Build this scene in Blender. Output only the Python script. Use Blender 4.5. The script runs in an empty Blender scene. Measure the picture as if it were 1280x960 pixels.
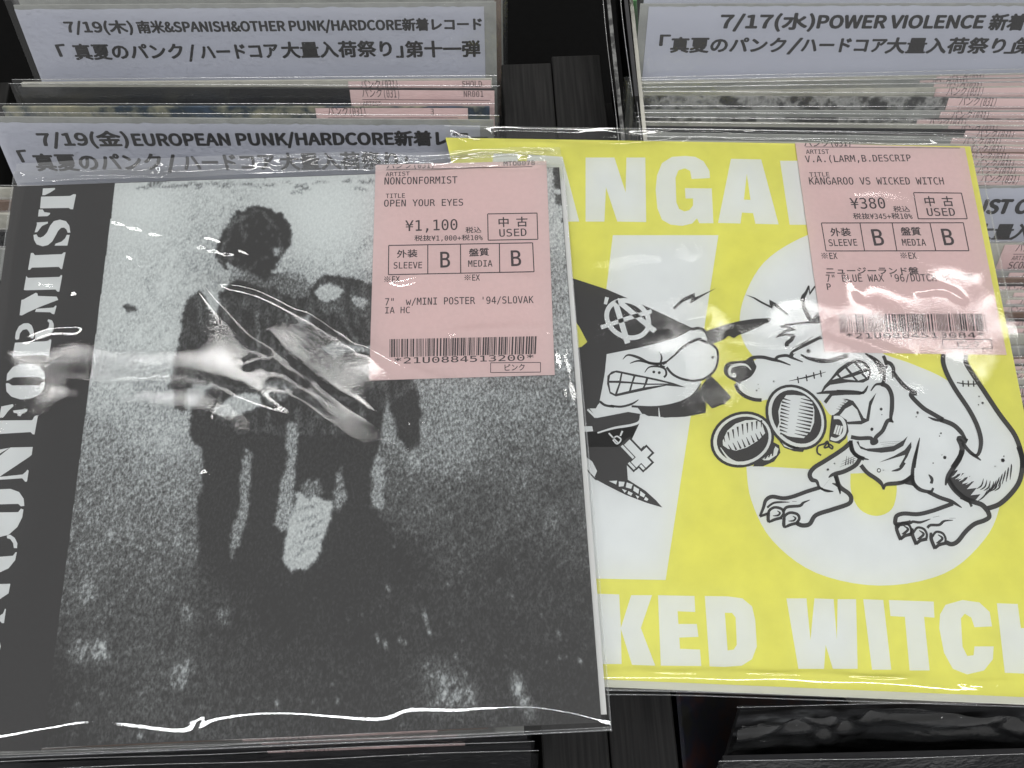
import bpy, bmesh, math, os, random
import numpy as np
from mathutils import Vector, Matrix
from mathutils.geometry import tessellate_polygon
random.seed(7); rng = np.random.default_rng(11)
S = bpy.context.scene

# ------------------------------------------------------------------ camera
F = 961.0; H = .22484
Yc = np.array([-160., -2866., F]); Yc /= np.linalg.norm(Yc)
_s = -.046; Xc = np.array([1., _s, -(Yc[0]+Yc[1]*_s)/Yc[2]]); Xc /= np.linalg.norm(Xc)
Zc = np.cross(Xc, Yc)
R = np.array([Xc, Yc, Zc])                    # world axes in the lens frame
CAM = np.array([0, 0, H])
cam = bpy.data.cameras.new('camera'); cam_ob = bpy.data.objects.new('camera', cam)
S.collection.objects.link(cam_ob); S.camera = cam_ob
cam.sensor_width = 36; cam.lens = 36*F/1280; cam.clip_start = .01; cam.clip_end = 50
right, up, back = R @ np.array([1, 0, 0]), R @ np.array([0, -1, 0]), R @ np.array([0, 0, -1])
M = Matrix([[right[i], up[i], back[i], CAM[i]] for i in range(3)] + [[0, 0, 0, 1]])
cam_ob.matrix_world = M

# ------------------------------------------------------------------ light
w = bpy.data.worlds.new('World'); S.world = w; w.use_nodes = True
bg = w.node_tree.nodes['Background']; bg.inputs[0].default_value = (1, .99, .97, 1); bg.inputs[1].default_value = .36

def lamp(name, loc, sx, sy, power, color=(1, .985, .96), aim=(0, .08, 0)):
    l = bpy.data.lights.new(name, 'AREA'); l.shape = 'RECTANGLE'; l.size = sx; l.size_y = sy; l.energy = power; l.color = color
    o = bpy.data.objects.new(name, l); S.collection.objects.link(o); o.location = loc
    z_ = (Vector(loc)-Vector(aim)).normalized(); x_ = Vector((0, 1, 0)) if sx == 2.0 else Vector((1, 0, 0))   # side tubes run along Y, the others along X
    x_ = (x_-z_*x_.dot(z_)).normalized(); y_ = z_.cross(x_)
    o.matrix_world = Matrix([[x_[i], y_[i], z_[i], loc[i]] for i in range(3)]+[[0, 0, 0, 1]])
    return o
lamp('fluorescent_tube', (-.82, .845, 2.1), 1.1, .05, 5.4)
lamp('fluorescent_tube', (1.0, .93, 2.1), 1.05, .055, 2.5)
lamp('fluorescent_tube', (.2, 2.6, 1.5), 2.4, .3, 36)
lamp('fluorescent_panel', (0, -.78, 1.78), 2.4, .16, 34, (.97, .98, 1))
lamp('fluorescent_tube', (-2.0, .4, 1.35), 2.0, .08, 9)
lamp('fluorescent_tube', (1.9, .6, 1.45), 2.0, .08, 8)
S.view_settings.view_transform = 'Standard'; S.view_settings.look = 'None'; S.view_settings.exposure = -.08; S.view_settings.gamma = 1
S.cycles.transparent_max_bounces = 24; S.cycles.max_bounces = 8

# ------------------------------------------------------------------ helpers
def ray(px, py):
    return R @ np.array([(px-640)/F, (py-480)/F, 1.])
def un(px, py, z=0.):
    r = ray(px, py); return CAM + r*((z-H)/r[2])
def un_plane(px, py, P, N):
    r = ray(px, py); return CAM + r*(np.dot(P-CAM, N)/np.dot(r, N))
def unit(v): return v/np.linalg.norm(v)
def Zm(ox, oy, s, pts): return [(ox+x/s, oy+y/s) for x, y in pts]

def new_ob(name, verts, faces, mats, parent=None, mi=None, smooth=False):
    me = bpy.data.meshes.new(name); me.from_pydata([tuple(map(float, v)) for v in verts], [], faces)
    for m in (mats if isinstance(mats, (list, tuple)) else [mats]): me.materials.append(m)
    if mi is not None: me.polygons.foreach_set('material_index', mi)
    if smooth: me.polygons.foreach_set('use_smooth', [True]*len(me.polygons))
    me.update()
    o = bpy.data.objects.new(name, me); S.collection.objects.link(o)
    if parent: o.parent = parent
    return o
def thing(name, label, cat, group=None):
    o = bpy.data.objects.new(name, None); S.collection.objects.link(o); o.empty_display_size = .01
    o['label'] = label; o['category'] = cat
    if group: o['group'] = group
    return o
def prism(quad, t, n):
    """eight corners: quad on top, the same quad t below along -n"""
    q = [np.array(p) for p in quad]; b = [p-n*t for p in q]
    return q+b, [(0, 1, 2, 3), (7, 6, 5, 4), (0, 4, 5, 1), (1, 5, 6, 2), (2, 6, 7, 3), (3, 7, 4, 0)]

# ------------------------------------------------------------------ materials
def mat(name):
    m = bpy.data.materials.new(name); m.use_nodes = True; nt = m.node_tree
    return m, nt, nt.nodes['Principled BSDF']
def node(nt, t, **kw):
    n = nt.nodes.new(t)
    for k, v in kw.items(): setattr(n, k, v)
    return n
def paper(name, col, rough=.55, var=.06, scale=90, spec=.3, bump=.0):
    m, nt, b = mat(name)
    tc = node(nt, 'ShaderNodeTexCoord'); n = node(nt, 'ShaderNodeTexNoise'); n.inputs['Scale'].default_value = scale; n.inputs['Detail'].default_value = 6
    nt.links.new(tc.outputs['Object'], n.inputs['Vector'])
    mx = node(nt, 'ShaderNodeMix', data_type='RGBA'); mx.inputs['A'].default_value = (*[c*(1-var) for c in col], 1); mx.inputs['B'].default_value = (*[min(1, c*(1+var)) for c in col], 1)
    nt.links.new(n.outputs['Fac'], mx.inputs['Factor']); nt.links.new(mx.outputs['Result'], b.inputs['Base Color'])
    b.inputs['Roughness'].default_value = rough; b.inputs['Specular IOR Level'].default_value = spec
    if bump:
        bp = node(nt, 'ShaderNodeBump'); bp.inputs['Strength'].default_value = bump; bp.inputs['Distance'].default_value = .0004
        nt.links.new(n.outputs['Fac'], bp.inputs['Height']); nt.links.new(bp.outputs['Normal'], b.inputs['Normal'])
    return m
MT = {}
MT['yellow'] = paper('yellow_ink', (.71, .69, .125), var=.14, scale=120, bump=.12)
MT['white_print'] = paper('white_paper', (.70, .72, .72), var=.06, scale=120, bump=.12)
MT['white_paper'] = paper('white_paper_stock', (.62, .62, .61))
MT['ink'] = paper('black_ink', (.028, .0265, .027), var=.15, scale=900)
MT['toner'] = paper('label_ink', (.045, .035, .04), var=.3, scale=2500)
MT['pink'] = paper('pink_label_paper', (.665, .495, .485), var=.05, scale=700, bump=.25)
MT['pink_edge'] = paper('pink_label_rim', (.50, .25, .24), var=.03)
MT['card'] = paper('divider_card', (.43, .44, .50), var=.05, scale=50)
MT['cream'] = paper('cream_card_stock', (.42, .41, .36), var=.25, scale=260)
MT['grey'] = paper('grey_sleeve_stock', (.28, .285, .27), var=.3, scale=160)
MT['dark'] = paper('dark_sleeve_stock', (.022, .022, .024), var=.3, scale=200)
MT['brown'] = paper('brown_sleeve_stock', (.16, .105, .08), var=.3, scale=200)
MT['green'] = paper('green_sleeve_stock', (.10, .24, .10), var=.25, scale=200)
MT['black_void'] = paper('black_laminate', (.003, .003, .003), var=.3, scale=200, spec=.05, rough=.9)

def patchy(name, cols, scale, seed=0, stretch=(1, 1, 1)):
    m, nt, b = mat(name); tc = node(nt, 'ShaderNodeTexCoord'); mp = node(nt, 'ShaderNodeMapping')
    mp.inputs['Scale'].default_value = stretch; mp.inputs['Location'].default_value = (seed, seed*.7, 0)
    n = node(nt, 'ShaderNodeTexNoise'); n.inputs['Scale'].default_value = scale; n.inputs['Detail'].default_value = 5; n.inputs['Roughness'].default_value = .65
    r = node(nt, 'ShaderNodeValToRGB'); r.color_ramp.interpolation = 'LINEAR'
    els = r.color_ramp.elements
    pos = np.linspace(.36, .64, len(cols))
    els[0].position = pos[0]; els[0].color = (*cols[0], 1); els[1].position = pos[-1]; els[1].color = (*cols[-1], 1)
    for p, c in list(zip(pos, cols))[1:-1]:
        e = els.new(p); e.color = (*c, 1)
    nt.links.new(tc.outputs['Object'], mp.inputs[0]); nt.links.new(mp.outputs[0], n.inputs['Vector']); nt.links.new(n.outputs['Fac'], r.inputs[0]); nt.links.new(r.outputs[0], b.inputs['Base Color'])
    b.inputs['Roughness'].default_value = .5
    return m
MT['photo_strip'] = patchy('photo_sleeve_print', [(.02, .02, .02), (.05, .05, .05), (.3, .3, .29), (.1, .1, .1)], 110, 3)
MT['colour_strip'] = patchy('colour_sleeve_print', [(.035, .06, .10), (.02, .035, .05), (.20, .20, .15), (.30, .28, .19)], 60, 8)
MT['spotted'] = patchy('spotted_sleeve_print', [(.01, .01, .01), (.012, .012, .012), (.13, .13, .125), (.15, .15, .145)], 150, 5)
MT['dark_art'] = patchy('dark_sleeve_art', [(.012, .012, .013), (.014, .014, .015), (.03, .03, .032), (.075, .078, .08)], 45, 2, (1, 3, 3))
MT['colour_dark'] = patchy('dark_colour_sleeve', [(.008, .007, .006), (.025, .008, .007), (.006, .008, .018), (.012, .012, .01)], 50, 1)

# dark wood-grain laminate of the crates
m, nt, b = mat('dark_wood_laminate'); tc = node(nt, 'ShaderNodeTexCoord'); mp = node(nt, 'ShaderNodeMapping'); mp.inputs['Scale'].default_value = (1, .035, .3)
n = node(nt, 'ShaderNodeTexNoise'); n.inputs['Scale'].default_value = 900; n.inputs['Detail'].default_value = 4
r = node(nt, 'ShaderNodeValToRGB'); r.color_ramp.elements[0].position = .3; r.color_ramp.elements[0].color = (.003, .003, .003, 1); r.color_ramp.elements[1].position = .72; r.color_ramp.elements[1].color = (.014, .0135, .013, 1)
nt.links.new(tc.outputs['Object'], mp.inputs[0]); nt.links.new(mp.outputs[0], n.inputs['Vector']); nt.links.new(n.outputs['Fac'], r.inputs[0]); nt.links.new(r.outputs[0], b.inputs['Base Color'])
b.inputs['Roughness'].default_value = .6; b.inputs['Specular IOR Level'].default_value = .12
MT['wood'] = m

def film(name, gain=1.7, rough=.07, haze=.02, crinkle=.25, scale=420, attr=True):
    """clear polypropylene: see-through sheet with a Fresnel gloss and a trace of milky haze"""
    m = bpy.data.materials.new(name); m.use_nodes = True; nt = m.node_tree; nt.nodes.clear()
    out = node(nt, 'ShaderNodeOutputMaterial'); tr = node(nt, 'ShaderNodeBsdfTransparent'); gl = node(nt, 'ShaderNodeBsdfAnisotropic' if False else 'ShaderNodeBsdfGlossy')
    tr.inputs[0].default_value = (.975, .98, .975, 1); gl.inputs['Roughness'].default_value = rough; gl.inputs['Color'].default_value = (1, 1, 1, 1)
    df = node(nt, 'ShaderNodeBsdfDiffuse'); df.inputs[0].default_value = (.8, .82, .85, 1)
    fr = node(nt, 'ShaderNodeFresnel'); fr.inputs['IOR'].default_value = 1.49
    mu = node(nt, 'ShaderNodeMath', operation='MULTIPLY', use_clamp=True); mu.inputs[1].default_value = gain
    tc = node(nt, 'ShaderNodeTexCoord'); n1 = node(nt, 'ShaderNodeTexNoise'); n1.inputs['Scale'].default_value = scale; n1.inputs['Detail'].default_value = 3; n1.inputs['Distortion'].default_value = .6
    nt.links.new(tc.outputs['Object'], n1.inputs['Vector'])
    bp = node(nt, 'ShaderNodeBump'); bp.inputs['Distance'].default_value = .0005; bp.inputs['Strength'].default_value = crinkle
    if attr:
        at = node(nt, 'ShaderNodeAttribute'); at.attribute_name = 'crinkle'
        m2 = node(nt, 'ShaderNodeMath', operation='MULTIPLY_ADD'); m2.inputs[1].default_value = crinkle; m2.inputs[2].default_value = .016
        nt.links.new(at.outputs['Fac'], m2.inputs[0]); nt.links.new(m2.outputs[0], bp.inputs['Strength'])
    nt.links.new(n1.outputs['Fac'], bp.inputs['Height'])
    for t in (gl, fr): nt.links.new(bp.outputs['Normal'], t.inputs['Normal'])
    nt.links.new(fr.outputs[0], mu.inputs[0])
    mh = node(nt, 'ShaderNodeMixShader'); mh.inputs[0].default_value = haze
    nt.links.new(tr.outputs[0], mh.inputs[1]); nt.links.new(df.outputs[0], mh.inputs[2])
    ms = node(nt, 'ShaderNodeMixShader'); nt.links.new(mu.outputs[0], ms.inputs[0]); nt.links.new(mh.outputs[0], ms.inputs[1]); nt.links.new(gl.outputs[0], ms.inputs[2])
    nt.links.new(ms.outputs[0], out.inputs['Surface'])
    return m
MT['film'] = film('clear_plastic_film', haze=.008, rough=.018, gain=1.75, crinkle=.34, scale=1900)
MT['film_flap'] = film('clear_plastic_flap', haze=.07, rough=.06, crinkle=.15)
MT['film_edge'] = film('plastic_weld', haze=.12, gain=2.5, rough=.2, attr=False)
MT['film_row'] = film('row_plastic_film', haze=.012, rough=.08, crinkle=.5, scale=500, attr=False)

# ------------------------------------------------------------------ flat print
class Ink:
    """flat print on a plane, in layers a few hundredths of a millimetre apart"""
    def __init__(s, P, N, lift=3e-5, step=1.6e-5):
        s.P = np.array(P); s.N = np.array(N); s.lift = lift; s.step = step; s.v = []; s.f = []; s.m = []; s.mats = []
    def mi(s, mt):
        if mt not in s.mats: s.mats.append(mt)
        return s.mats.index(mt)
    def world(s, x, y, L): return un_plane(x, y, s.P, s.N)+s.N*(s.lift+L*s.step)
    def add(s, pts3, tris, mt, L):
        k = len(s.v); s.v += list(pts3); s.f += [tuple(i+k for i in t) for t in tris]; s.m += [s.mi(mt)]*len(tris)
    def fill(s, pts, mt='ink', L=1, smooth=False, rough=0, holes=()):
        rings = [pts]+list(holes); res = []
        for rg in rings:
            if smooth: rg = spline(rg, True, 5)
            if rough: rg = roughen(rg, rough)
            res.append(rg)
        vs = [[Vector((x, y, 0)) for x, y in rg] for rg in res]
        tr = tessellate_polygon(vs); flat = [p for rg in res for p in rg]
        s.add([s.world(x, y, L) for x, y in flat], tr, mt, L)
    def stroke(s, pts, w=4, mt='ink', L=2, t0=1, t1=1, smooth=True):
        p = np.array(spline(pts, False, 6) if smooth and len(pts) > 2 else pts, float)
        n = len(p); tg = np.gradient(p, axis=0); tg /= (np.linalg.norm(tg, axis=1)[:, None]+1e-9); nr = np.stack([-tg[:, 1], tg[:, 0]], 1)
        u = np.linspace(0, 1, n); ww = w/2*np.minimum(1, np.minimum(t0+(1-t0)*u/.35, t1+(1-t1)*(1-u)/.35))
        a = p+nr*ww[:, None]; b = p-nr*ww[:, None]
        k = len(s.v); s.v += [s.world(x, y, L) for x, y in a]+[s.world(x, y, L) for x, y in b]
        fs = [(k+i, k+i+1, k+n+i+1, k+n+i) for i in range(n-1)]; s.f += fs; s.m += [s.mi(mt)]*len(fs)
    def dot(s, x, y, r, mt='ink', L=2):
        s.fill([(x+r*math.cos(a), y+r*math.sin(a)) for a in np.linspace(0, 6.283, 9)[:-1]], mt, L)
    def build(s, name, parent): return new_ob(name, s.v, s.f, [MT[q] for q in s.mats], parent, s.m)
def spline(pts, closed, k):
    p = [np.array(q, float) for q in pts]; n = len(p); out = []
    rngi = range(n if closed else n-1)
    g = (lambda i: p[i % n]) if closed else (lambda i: p[min(max(i, 0), n-1)])
    for i in rngi:
        a, b, c, d = g(i-1), g(i), g(i+1), g(i+2)
        for j in range(k):
            t = j/k; out.append(tuple(.5*((2*b)+(c-a)*t+(2*a-5*b+4*c-d)*t*t+(3*b-a-3*c+d)*t**3)))
    if not closed: out.append(tuple(p[-1]))
    return out
def roughen(pts, amp):
    out = []
    for i in range(len(pts)):
        a = np.array(pts[i]); b = np.array(pts[(i+1) % len(pts)]); n = max(1, int(np.linalg.norm(b-a)/2.5))
        for j in range(n): out.append(tuple(a+(b-a)*j/n+rng.normal(0, amp, 2)))
    return out

# glyphs come from the typefaces that ship with Blender
_fp = bpy.utils.system_resource('DATAFILES', path='fonts')
def _load(n):
    try: return bpy.data.fonts.load(os.path.join(_fp, n))
    except Exception: return None
FONTS = {'mono': _load('DejaVuSansMono.woff2'), 'cjk': _load('Noto Sans CJK Regular.woff2')}
_gc = {}
def text_mesh(body, font):
    k = (body, font)
    if k in _gc: return _gc[k]
    c = bpy.data.curves.new('t', 'FONT'); c.body = body; c.resolution_u = 3
    if FONTS[font]: c.font = FONTS[font]
    o = bpy.data.objects.new('t', c); S.collection.objects.link(o)
    bpy.context.view_layer.update()
    me = o.evaluated_get(bpy.context.evaluated_depsgraph_get()).to_mesh()
    v = np.array([q.co[:2] for q in me.vertices]).reshape(-1, 2); me.calc_loop_triangles(); t = [tuple(q.vertices) for q in me.loop_triangles]
    o.to_mesh_clear(); bpy.data.objects.remove(o); bpy.data.curves.remove(c)
    _gc[k] = (v, t); return v, t
def metr(font):
    if ('m', font) not in _gc:
        q = 'H' if font == 'mono' else '口'
        a = text_mesh(q, font)[0]; b = text_mesh(q+q, font)[0]
        _gc[('m', font)] = (b[:, 0].max()-a[:, 0].max(), a[:, 1].max()-a[:, 1].min(), a[:, 1].min())
    return _gc[('m', font)]

def text_cells(ink, body, p0, p1, h, mt='toner', L=1, bold=.016, clip=None, gap=None):
    """typewriter-like line: half-width cells for Latin, full-width for kana and kanji"""
    cells = [1 if ord(c) < 256 and c != '※' else 2 for c in body]
    tot = sum(cells)
    A = ink.world(*p0, L); B = ink.world(*p1, L); e = B-A; W = np.linalg.norm(e); e /= W; u = unit(np.cross(ink.N, e))
    hh = np.linalg.norm(ink.world(p0[0], p0[1]-h, L)-A); cw = W/(tot-.12); x = 0
    sc = 1
    for ch, c in zip(body, cells):
        if ch != ' ':
            ft = 'mono' if ord(ch) < 256 else 'cjk'; v, t = text_mesh(ch, ft); adv, cap, bas = metr(ft)
            if len(v):
                if ft == 'mono': X = x+v[:, 0]/adv*cw*.98; Yv = v[:, 1]/cap*hh
                else: X = x+v[:, 0]/adv*cw*2; Yv = (v[:, 1]-bas)/cap*hh*1.0
                cps = [(0, 0)]+([(bold*math.cos(a), bold*math.sin(a)) for a in np.linspace(0, 6.28, 5)[:-1]] if bold else [])
                for ci, (dx, dy) in enumerate(cps):
                    if clip is not None and (Yv.min() < clip*hh < Yv.max() or Yv.min() >= clip*hh):
                        if Yv.min() >= clip*hh: continue
                        XX, YY, tt = clip_top(X, Yv, t, clip*hh)
                    else: XX, YY, tt = X, Yv, t
                    ink.add([A+e*(a+dx*hh)+u*(b+dy*hh)+ink.N*ci*2e-6 for a, b in zip(XX, YY)], tt, mt, L)
        x += c*cw
def clip_top(X, Y, tris, lim):
    bm = bmesh.new(); vs = [bm.verts.new((a, b, 0)) for a, b in zip(X, Y)]
    for t in tris:
        try: bm.faces.new([vs[i] for i in t])
        except ValueError: pass
    bmesh.ops.bisect_plane(bm, geom=bm.verts[:]+bm.edges[:]+bm.faces[:], plane_co=(0, lim, 0), plane_no=(0, 1, 0), clear_outer=True)
    bmesh.ops.triangulate(bm, faces=bm.faces[:]); bm.verts.index_update()
    r = ([v.co.x for v in bm.verts], [v.co.y for v in bm.verts], [tuple(v.index for v in f.verts) for f in bm.faces]); bm.free(); return r
def text_line(ink, body, p0, p1, h, mt='ink', L=1, bold=.05, updir=None, font='cjk'):
    """proportional line fitted between two points; h is the height of a kanji"""
    v, t = text_mesh(body, font); x0, x1 = v[:, 0].min(), v[:, 0].max(); adv, cap, bas = metr(font)
    A = ink.world(*p0, L); B = ink.world(*p1, L); e = B-A; W = np.linalg.norm(e); e /= W; u = unit(np.cross(ink.N, e))
    q = ink.world(p0[0], p0[1]-h, L)-A; hh = abs(np.dot(q, u))
    X = (v[:, 0]-x0)/(x1-x0)*W; Yv = (v[:, 1]-bas)/cap*hh
    for ci, a in enumerate([None]+list(np.linspace(0, 6.2832, 7)[:-1])):
        dx, dy = (0, 0) if a is None else (1.2*bold*math.cos(a), bold*math.sin(a)*.9)
        ink.add([A+e*(p+dx*hh)+u*(r_+dy*hh)+ink.N*ci*1.5e-6 for p, r_ in zip(X, Yv)], t, mt, L)

# ================================================================== STRUCTURE
def boxm(x0, x1, y0, y1, z0, z1):
    v = [(x, y, z) for z in (z0, z1) for y in (y0, y1) for x in (x0, x1)]
    return v, [(0, 2, 3, 1), (4, 5, 7, 6), (0, 1, 5, 4), (2, 6, 7, 3), (0, 4, 6, 2), (1, 3, 7, 5)]
def box_ob(name, dims, mt, parent, bevel=.0006):
    v, f = boxm(*dims); o = new_ob(name, v, f, mt, parent)
    bv = o.modifiers.new('bevel', 'BEVEL'); bv.width = bevel; bv.segments = 2
    return o
sh = box_ob('shelf', (-1.2, 1.2, -.6, 1.0, -.26, -.235), MT['black_void'], None); sh['kind'] = 'structure'
def crate(x0, x1, y0, y1, label, ztop=-.03, zside=-.03):
    t = thing('record_crate', label, 'crate', 'dark wood crates side by side'); T = .0203
    box_ob('side_panel', (x0, x0+T, y0, y1, -.23, zside-.0005), MT['wood'], t)
    box_ob('side_panel', (x1-T, x1, y0, y1, -.23, zside), MT['wood'], t)
    box_ob('front_panel', (x0+T+.0002, x1-T-.0002, y0+.0005, y0+T, -.23, -.06), MT['wood'], t)
    box_ob('back_panel', (x0+T+.0002, x1-T-.0002, y1-T, y1-.0005, -.23, -.06), MT['wood'], t)
    box_ob('base_panel', (x0+T+.0002, x1-T-.0002, y0+T+.0002, y1-T-.0002, -.23, -.218), MT['wood'], t)
    return t
crate(-.206, .0310, -.14, .2225, 'dark wood-grain crate under the monochrome record and the european punk card')
crate(.0314, .285, -.14, .2262, 'dark wood-grain crate under the yellow record, its side board touching its neighbour')

# ------------------------------------------------------------------ films
def seg_dist(px, pts):
    """distance to a polyline, and position along it"""
    p = np.array(pts, float); best = np.full(px.shape[:-1], 1e9); par = np.zeros(px.shape[:-1]); sgn = np.zeros(px.shape[:-1])
    L = np.r_[0, np.cumsum(np.linalg.norm(np.diff(p, axis=0), axis=1))]
    for i in range(len(p)-1):
        a, b = p[i], p[i+1]; ab = b-a; l2 = (ab**2).sum()
        t = np.clip(((px-a)@ab)/l2, 0, 1); d = px-(a+t[..., None]*ab); dd = np.sqrt((d**2).sum(-1))
        k = dd < best; best = np.where(k, dd, best); par = np.where(k, (L[i]+t*(L[i+1]-L[i]))/L[-1], par)
        sgn = np.where(k, np.sign(ab[0]*d[..., 1]-ab[1]*d[..., 0]), sgn)
    return best, par, sgn
def bag_sheet(name, quad, z, nx, ny, parent, ridges, patches, mt='film', amp=.00025, seed=0, edge=None, bend=None):
    """quad: pixel corners TL TR BR BL of the film's outline on the plane z"""
    Q = [un(x, y, z)[:2] for x, y in quad]
    U, V = np.meshgrid(np.linspace(0, 1, nx), np.linspace(0, 1, ny))
    P = ((1-U)*(1-V))[..., None]*Q[0]+(U*(1-V))[..., None]*Q[1]+(U*V)[..., None]*Q[2]+((1-U)*V)[..., None]*Q[3]
    h = np.full(P.shape[:2], 0.)
    rg = np.random.default_rng(seed)
    for k in range(16):
        a = rg.uniform(0, 6.283); wl = rg.uniform(.012, .06); ph = rg.uniform(0, 6.283)
        h += amp*(wl/.05)**1.3*np.sin((P[..., 0]*math.cos(a)+P[..., 1]*math.sin(a))*6.283/wl+ph + .8*np.sin(P[..., 0]*60+k))
    for pts, A, wd, *rest in ridges:
        pts = spline(pts, False, 5) if len(pts) > 2 else pts
        W = np.array([un(x, y, z)[:2] for x, y in pts]); d, t, sg = seg_dist(P, W)
        tap = np.clip(np.minimum(t, 1-t)/.12, 0, 1) if not rest or rest[0] else 1
        wd = wd*.001*(1+(.25 if wd < 1.4 else .07)*np.sin(t*23+wd*9)); h += A*.001*tap*np.exp(-(d/wd)**2)
    ck = np.zeros(P.shape[:2])
    for x, y, rx, ry, ang, s in patches:
        c = un(x, y, z)[:2]; d = P-c; ca, sa = math.cos(ang), math.sin(ang)
        u_ = (d[..., 0]*ca+d[..., 1]*sa)/(rx*.001); v_ = (-d[..., 0]*sa+d[..., 1]*ca)/(ry*.001)
        ck += .6*s*np.exp(-(u_**2+v_**2))
    if edge: h += edge(U, V, P)
    if bend:
        W = np.array([un(x, y, z)[:2] for x, y in spline(bend, False, 6)]); d, t, sg = seg_dist(P, W)
        yl = np.interp(P[..., 0], W[:, 0], W[:, 1]); sd = np.where(P[..., 1] < yl, d, -d)
        rw = .0009*(1+.45*np.sin(t*19+1)); h -= .295*rw*np.logaddexp(0, sd/rw)
    Z = z+h
    vs = np.concatenate([P, Z[..., None]], -1).reshape(-1, 3)
    fs = [(j*nx+i, (j+1)*nx+i, (j+1)*nx+i+1, j*nx+i+1) for j in range(ny-1) for i in range(nx-1)]
    o = new_ob(name, vs, fs, MT[mt], parent, smooth=True)
    at = o.data.attributes.new('crinkle', 'FLOAT', 'POINT'); at.data.foreach_set('value', np.clip(ck, 0, 1.5).ravel().astype(np.float32))
    return o
def strip_tube(name, pts, z, wd, mt, parent, dz=.0002):
    """thin raised weld along a line of pixel points"""
    P = np.array([un(x, y, z) for x, y in (spline(pts, False, 4) if len(pts) > 2 else pts)]); n = len(P); vs = []; fs = []
    tg = np.gradient(P, axis=0); tg /= np.linalg.norm(tg, axis=1)[:, None]; nr = np.stack([-tg[:, 1], tg[:, 0], 0*tg[:, 0]], 1)
    for s_, q in ((-.5, 0), (-.25, .8), (0, 1), (.25, .8), (.5, 0)): vs += list(P+nr*wd*.001*s_+np.array([0, 0, dz*q]))
    for k in range(4): fs += [(k*n+i, k*n+i+1, (k+1)*n+i+1, (k+1)*n+i) for i in range(n-1)]
    return new_ob(name, vs, fs, MT[mt], parent, smooth=True)

# ================================================================== RECORDS STANDING IN THE ROWS
DOWN = unit(np.array([0, -.525, -.85]))
def top_frame(pL, pR, z, down=DOWN):
    A = un(*pL, z); B = un(*pR, z); W = np.linalg.norm(B-A); e = (B-A)/W; d = unit(down-e*np.dot(down, e)); n = unit(np.cross(e, -d))
    return A, B, W, e, d, n
def wavy_sheet(name, A, e, d, n, W, Hh, lift, mt, parent, up=.004, side=.002, nx=40, ny=14, amp=.0005, vis=.06):
    vs = []; ph = random.uniform(0, 6); k1 = random.uniform(60, 140); L = Hh
    for j in range(ny):
        v = -up+(L+up)*(j/(ny-1))**2.2
        for i in range(nx):
            u_ = -side+(W+2*side)*i/(nx-1)
            hh = lift+amp*(math.sin(u_*k1+ph)+.5*math.sin(u_*k1*2.3+v*90+ph*2)+(abs(math.sin(u_*150+v*260+2*math.sin(u_*60)))*.7+abs(math.sin(v*420-u_*90+2*math.sin(u_*110)))*.8 if nx > 100 else 0))*math.exp(-max(v, 0)*18)+amp*1.6
            vs.append(A+e*u_+d*v+n*hh)
    fs = [(j*nx+i, (j+1)*nx+i, (j+1)*nx+i+1, j*nx+i+1) for j in range(ny-1) for i in range(nx-1)]
    return new_ob(name, vs, fs, MT[mt], parent, smooth=True)
def bead(name, A, e, d, n, W, up, lift, parent, side=.002, r=.00013, mt='film_edge'):
    vs = []; nx = 30; ph = random.uniform(0, 6)
    for q in range(4):
        a = q*1.5708
        for i in range(nx):
            u_ = -side+(W+2*side)*i/(nx-1); wob = .0003*math.sin(u_*70+ph)
            vs.append(A+e*u_-d*(up+r*math.cos(a)+wob*.4)+n*(lift+wob+.0006+r*math.sin(a)))
    fs = [(q*nx+i, q*nx+i+1, ((q+1) % 4)*nx+i+1, ((q+1) % 4)*nx+i) for q in range(4) for i in range(nx-1)]
    return new_ob(name, vs, fs, MT[mt], parent, smooth=True)
def row_record(pL, pR, z, mt, label, group, lab=None, thick=.0016, down=DOWN, txt=None, Hh=.184, bagamp=None, bagup=.0018, labdrop=.0003, code=None):
    t = thing('record', label, 'record', group)
    A, B, W, e, d, n = top_frame(pL, pR, z, down)
    q = [A, B, B+d*Hh, A+d*Hh]; v, f = prism(q[::-1], thick, n)
    new_ob('sleeve', v, f, MT[mt], t)
    if lab:
        def at(px, py): return un_plane(px, py, A, n)
        yl = pL[1]+(pR[1]-pL[1])*(lab[0]-pL[0])/(pR[0]-pL[0])
        u0 = np.dot(at(lab[0], yl)-A, e); u1 = min(np.dot(at(lab[1], yl)-A, e) if lab[1] else u0+.058, u0+.0585)
        a = A+e*u0+d*labdrop+n*.0003; bq = A+e*u1+d*labdrop+n*.0003
        v, f = prism([a, a+d*.077, bq+d*.077, bq], .00012, n)
        lo = new_ob('price_label', v, f, MT['pink'], t)
        ink = Ink(a, n); PX = lambda p: cam_px(p)
        def line(body, u_, v_, w_, h_, clip=None):
            p0 = a+e*u_+d*(v_+h_); k = len(ink.v)
            cellsline(ink, body, p0, e, w_, h_, clip)
        line('パンク(031)', .0045, -.0003, .015, .0031, None)
        k = new_ob('rule_line', *quad3(a+e*.0045+d*.0036+n*4e-5, e, d, .050, .00022), MT['toner'], lo)
        line('ARTIST', .0045, .0044, .0072, .0017)
        if txt: line(txt, .0042, .0068, .0019*len(txt), .0027)
        if code: line(code, .044, .0002, .0016*len(code), .0022)
        ink.build('label_print', lo)
    wavy_sheet('plastic_bag', A, e, d, n, W, Hh*.6, .0007, 'film_row', t, up=bagup, **({'amp': bagamp, 'nx': 160, 'ny': 50} if bagamp else {}))
    bead('bag_seam', A, e, d, n, W, bagup, .0007, t)
    return t
def quad3(o, e, d, w_, h_): return [o, o+d*h_, o+d*h_+e*w_, o+e*w_], [(0, 1, 2, 3)]
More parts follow.
